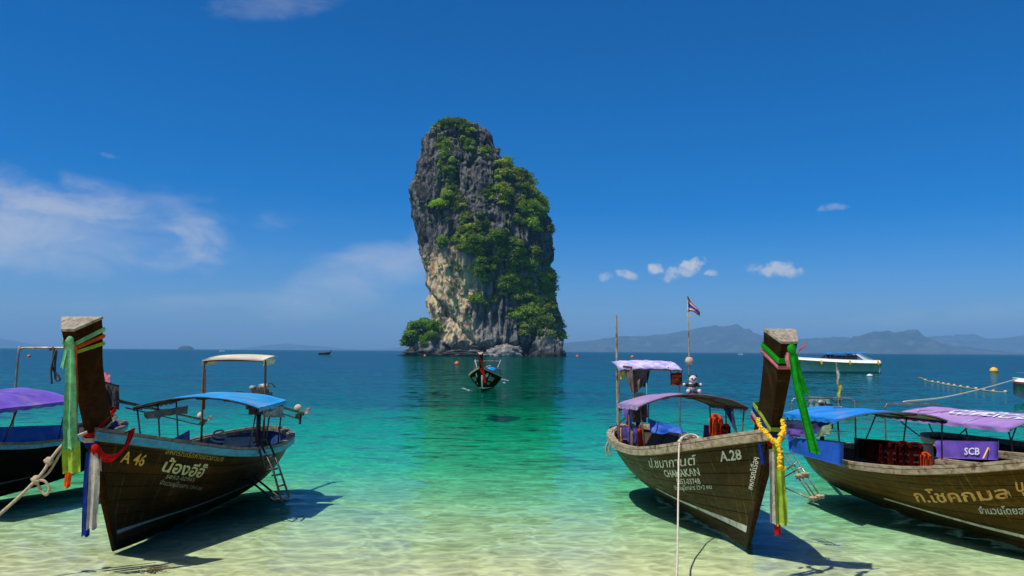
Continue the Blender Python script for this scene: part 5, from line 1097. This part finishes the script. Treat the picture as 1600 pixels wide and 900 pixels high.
# ------------------------------------------------------------------ buoys and floats
def buoy(label, px, py, Y, rpx, mat, squash=1.0, group='mooring buoys'):
    b = at(px, py, Y); r = rpx * Y / F_PX; o = empty('buoy', (b[0], Y, 0)); tag(o, label, 'buoy', group)
    MB().lathe([(0, -r * .8), (r * .6, -r * .7), (r * .95, -r * .1), (r, r * .15), (r * .85, r * .65 * squash), (r * .45, r * .98 * squash), (r * .14, r * 1.08 * squash), (0, r * 1.08 * squash)], (0, 0, 0), 20).build('body', mat, o, smooth=True)
    MB().lathe([(r * 1.01, -r * .02), (r * 1.05, r * .06), (r * 1.01, r * .14)], (0, 0, 0), 20).build('rim', 'rail_dark', o)
    a = np.linspace(0, math.pi, 10); MB().tube(np.stack([np.cos(a) * r * .2, 0 * a, r * 1.05 * squash + np.sin(a) * r * .28], -1), r * .06, 6).build('lifting_eye', 'steel', o)
buoy('orange ball buoy on the water left of the approaching boat', 714, 567, 165, 3.6, 'buoy_orange')
buoy('small orange buoy at the left foot of the rock tower', 664, 556, 400, 2.0, 'buoy_orange')
buoy('large yellow ball buoy near the right frame edge', 1553, 578, 125, 6.2, 'buoy_yellow')
buoy('white drum buoy behind the speedboat stern', 1359, 587, 96, 4.6, 'buoy_white', .6)
buoy('small orange buoy far out left of the bamboo pole', 902, 555, 420, 2.2, 'buoy_orange')
buoy('small orange buoy far out between bamboo pole and flag pole', 988, 555, 400, 2.6, 'buoy_orange')
buoy('small pinkish buoy far out at the left frame edge', 45, 558, 260, 2.6, 'buoy_orange')
def float_line():
    pts = [(1434, 588, 92), (1440, 589, 89), (1446, 593, 82), (1457, 596, 77), (1466, 597, 75), (1474, 599, 72), (1482, 600, 70), (1491, 601, 68), (1501, 603, 66), (1512, 605, 64), (1525, 607, 62), (1537, 609, 60), (1552, 611, 58), (1571, 612, 57)]
    W_ = [at(*p) for p in pts]; W_ = [np.array([p[0], p[1], .02]) for p in W_]; b = W_[0]; o = empty('float_line', tuple(b)); tag(o, 'line of small pale floats on a rope across the water right of the speedboat', 'float line')
    MB().tube(spline(W_, 80) - b, .03, 6).build('rope', 'rope_fibre', o, smooth=True)
    for k, p in enumerate(W_[2:]): MB().lathe([(0, -.11), (.07, -.10), (.10, -.03), (.10, .03), (.07, .10), (0, .11)], p - b + [0, 0, .03], 12, 'x').build('float', 'cork', o, smooth=True)
float_line()
m, t, out = new_mat('foam')
b = t.node('ShaderNodeBsdfPrincipled'); b.inputs['Base Color'].default_value = (.75, .8, .8, 1); b.inputs['Roughness'].default_value = .9; t.l.new(b.outputs[0], out.inputs[0])
def foam():
    rng = np.random.default_rng(2); mb = MB()
    for (px0, py0, px1, py1, n) in ((722, 606, 739, 611, 16), (783, 592, 795, 594, 14), (786, 597, 791, 598, 5)):
        for k in range(n):
            u = rng.random(); py = py0 + (py1 - py0) * u + rng.normal() * .25; Y = CAM_H * F_PX / (py - 548.3); p = at(px0 + (px1 - px0) * u + rng.normal() * .6, py, Y); r = rng.uniform(.015, .045)
            mb.ball((p[0], p[1], .0), (r * 1.8, r * 1.3, r * .22), 8, 4, .12, rng)
    o = mb.build('wake_foam', 'foam'); tag(o, 'white foam flecks of the wake beside the approaching boat', kind='stuff')
foam()
def weed():
    rng = np.random.default_rng(8); b = np.array([-4.35, 10.35, -.08]); mb = MB()
    for k in range(22): c = rng.normal(size=3) * [.05, .03, .012]; mb.tube(spline([c, c + rng.normal(size=3) * [.05, .03, .01] + [.02, 0, .015], c + rng.normal(size=3) * [.08, .04, .01]], 6), .007, 5)
    o = mb.build('seaweed', 'rail_wood'); o.location = tuple(b); tag(o, 'small brown clump of weed on the sand in front of the A 46 bow', 'seaweed')
weed()
# the load of the approaching boat
def bundle(label, px, py, Y, r, mat, seed):
    p = at(px, py, Y); o = MB().ball((0, 0, r[2]), r, 16, 12, .10, np.random.default_rng(seed)).build('covered_load', mat, smooth=True); o.location = tuple(p - [0, 0, r[2]]); tag(o, label, 'bundle', 'bundles in the approaching boat')
bundle('blue covered bundle on the approaching boat', 767, 580, 58.5, (.42, .4, .28), 'tarp_blue', 1); bundle('small green bundle on the bow of the approaching boat', 763, 583, 57.2, (.15, .15, .14), 'cloth_mint', 2)
s = Sash('prow_sash', 'red, white and blue cloths trailing from the prow of the approaching boat', at(754, 607, 53.3))
s.tail([(748, 554, 53.2), (753, 570, 53.3), (757, 585, 53.4), (759, 597, 53.5)], 2.6, 'cloth_red', 1, .03); s.tail([(749, 573, 53.6), (755, 585, 53.5), (758, 598, 53.4)], 2.4, 'cloth_red', 1, .03, phase=1)
s.tail([(753, 586, 53.4), (753, 596, 53.4), (753.3, 606, 53.5)], 2.4, 'cloth_white', 1, .02); s.tail([(755, 586, 53.5), (755, 592, 53.5), (755.5, 601, 53.6)], 2.2, 'cloth_blue', 1, .02)
s.add(wrap(HMB, 1.35, PROW, .12, .1, .05), 'cloth_band', 'cloth_red')
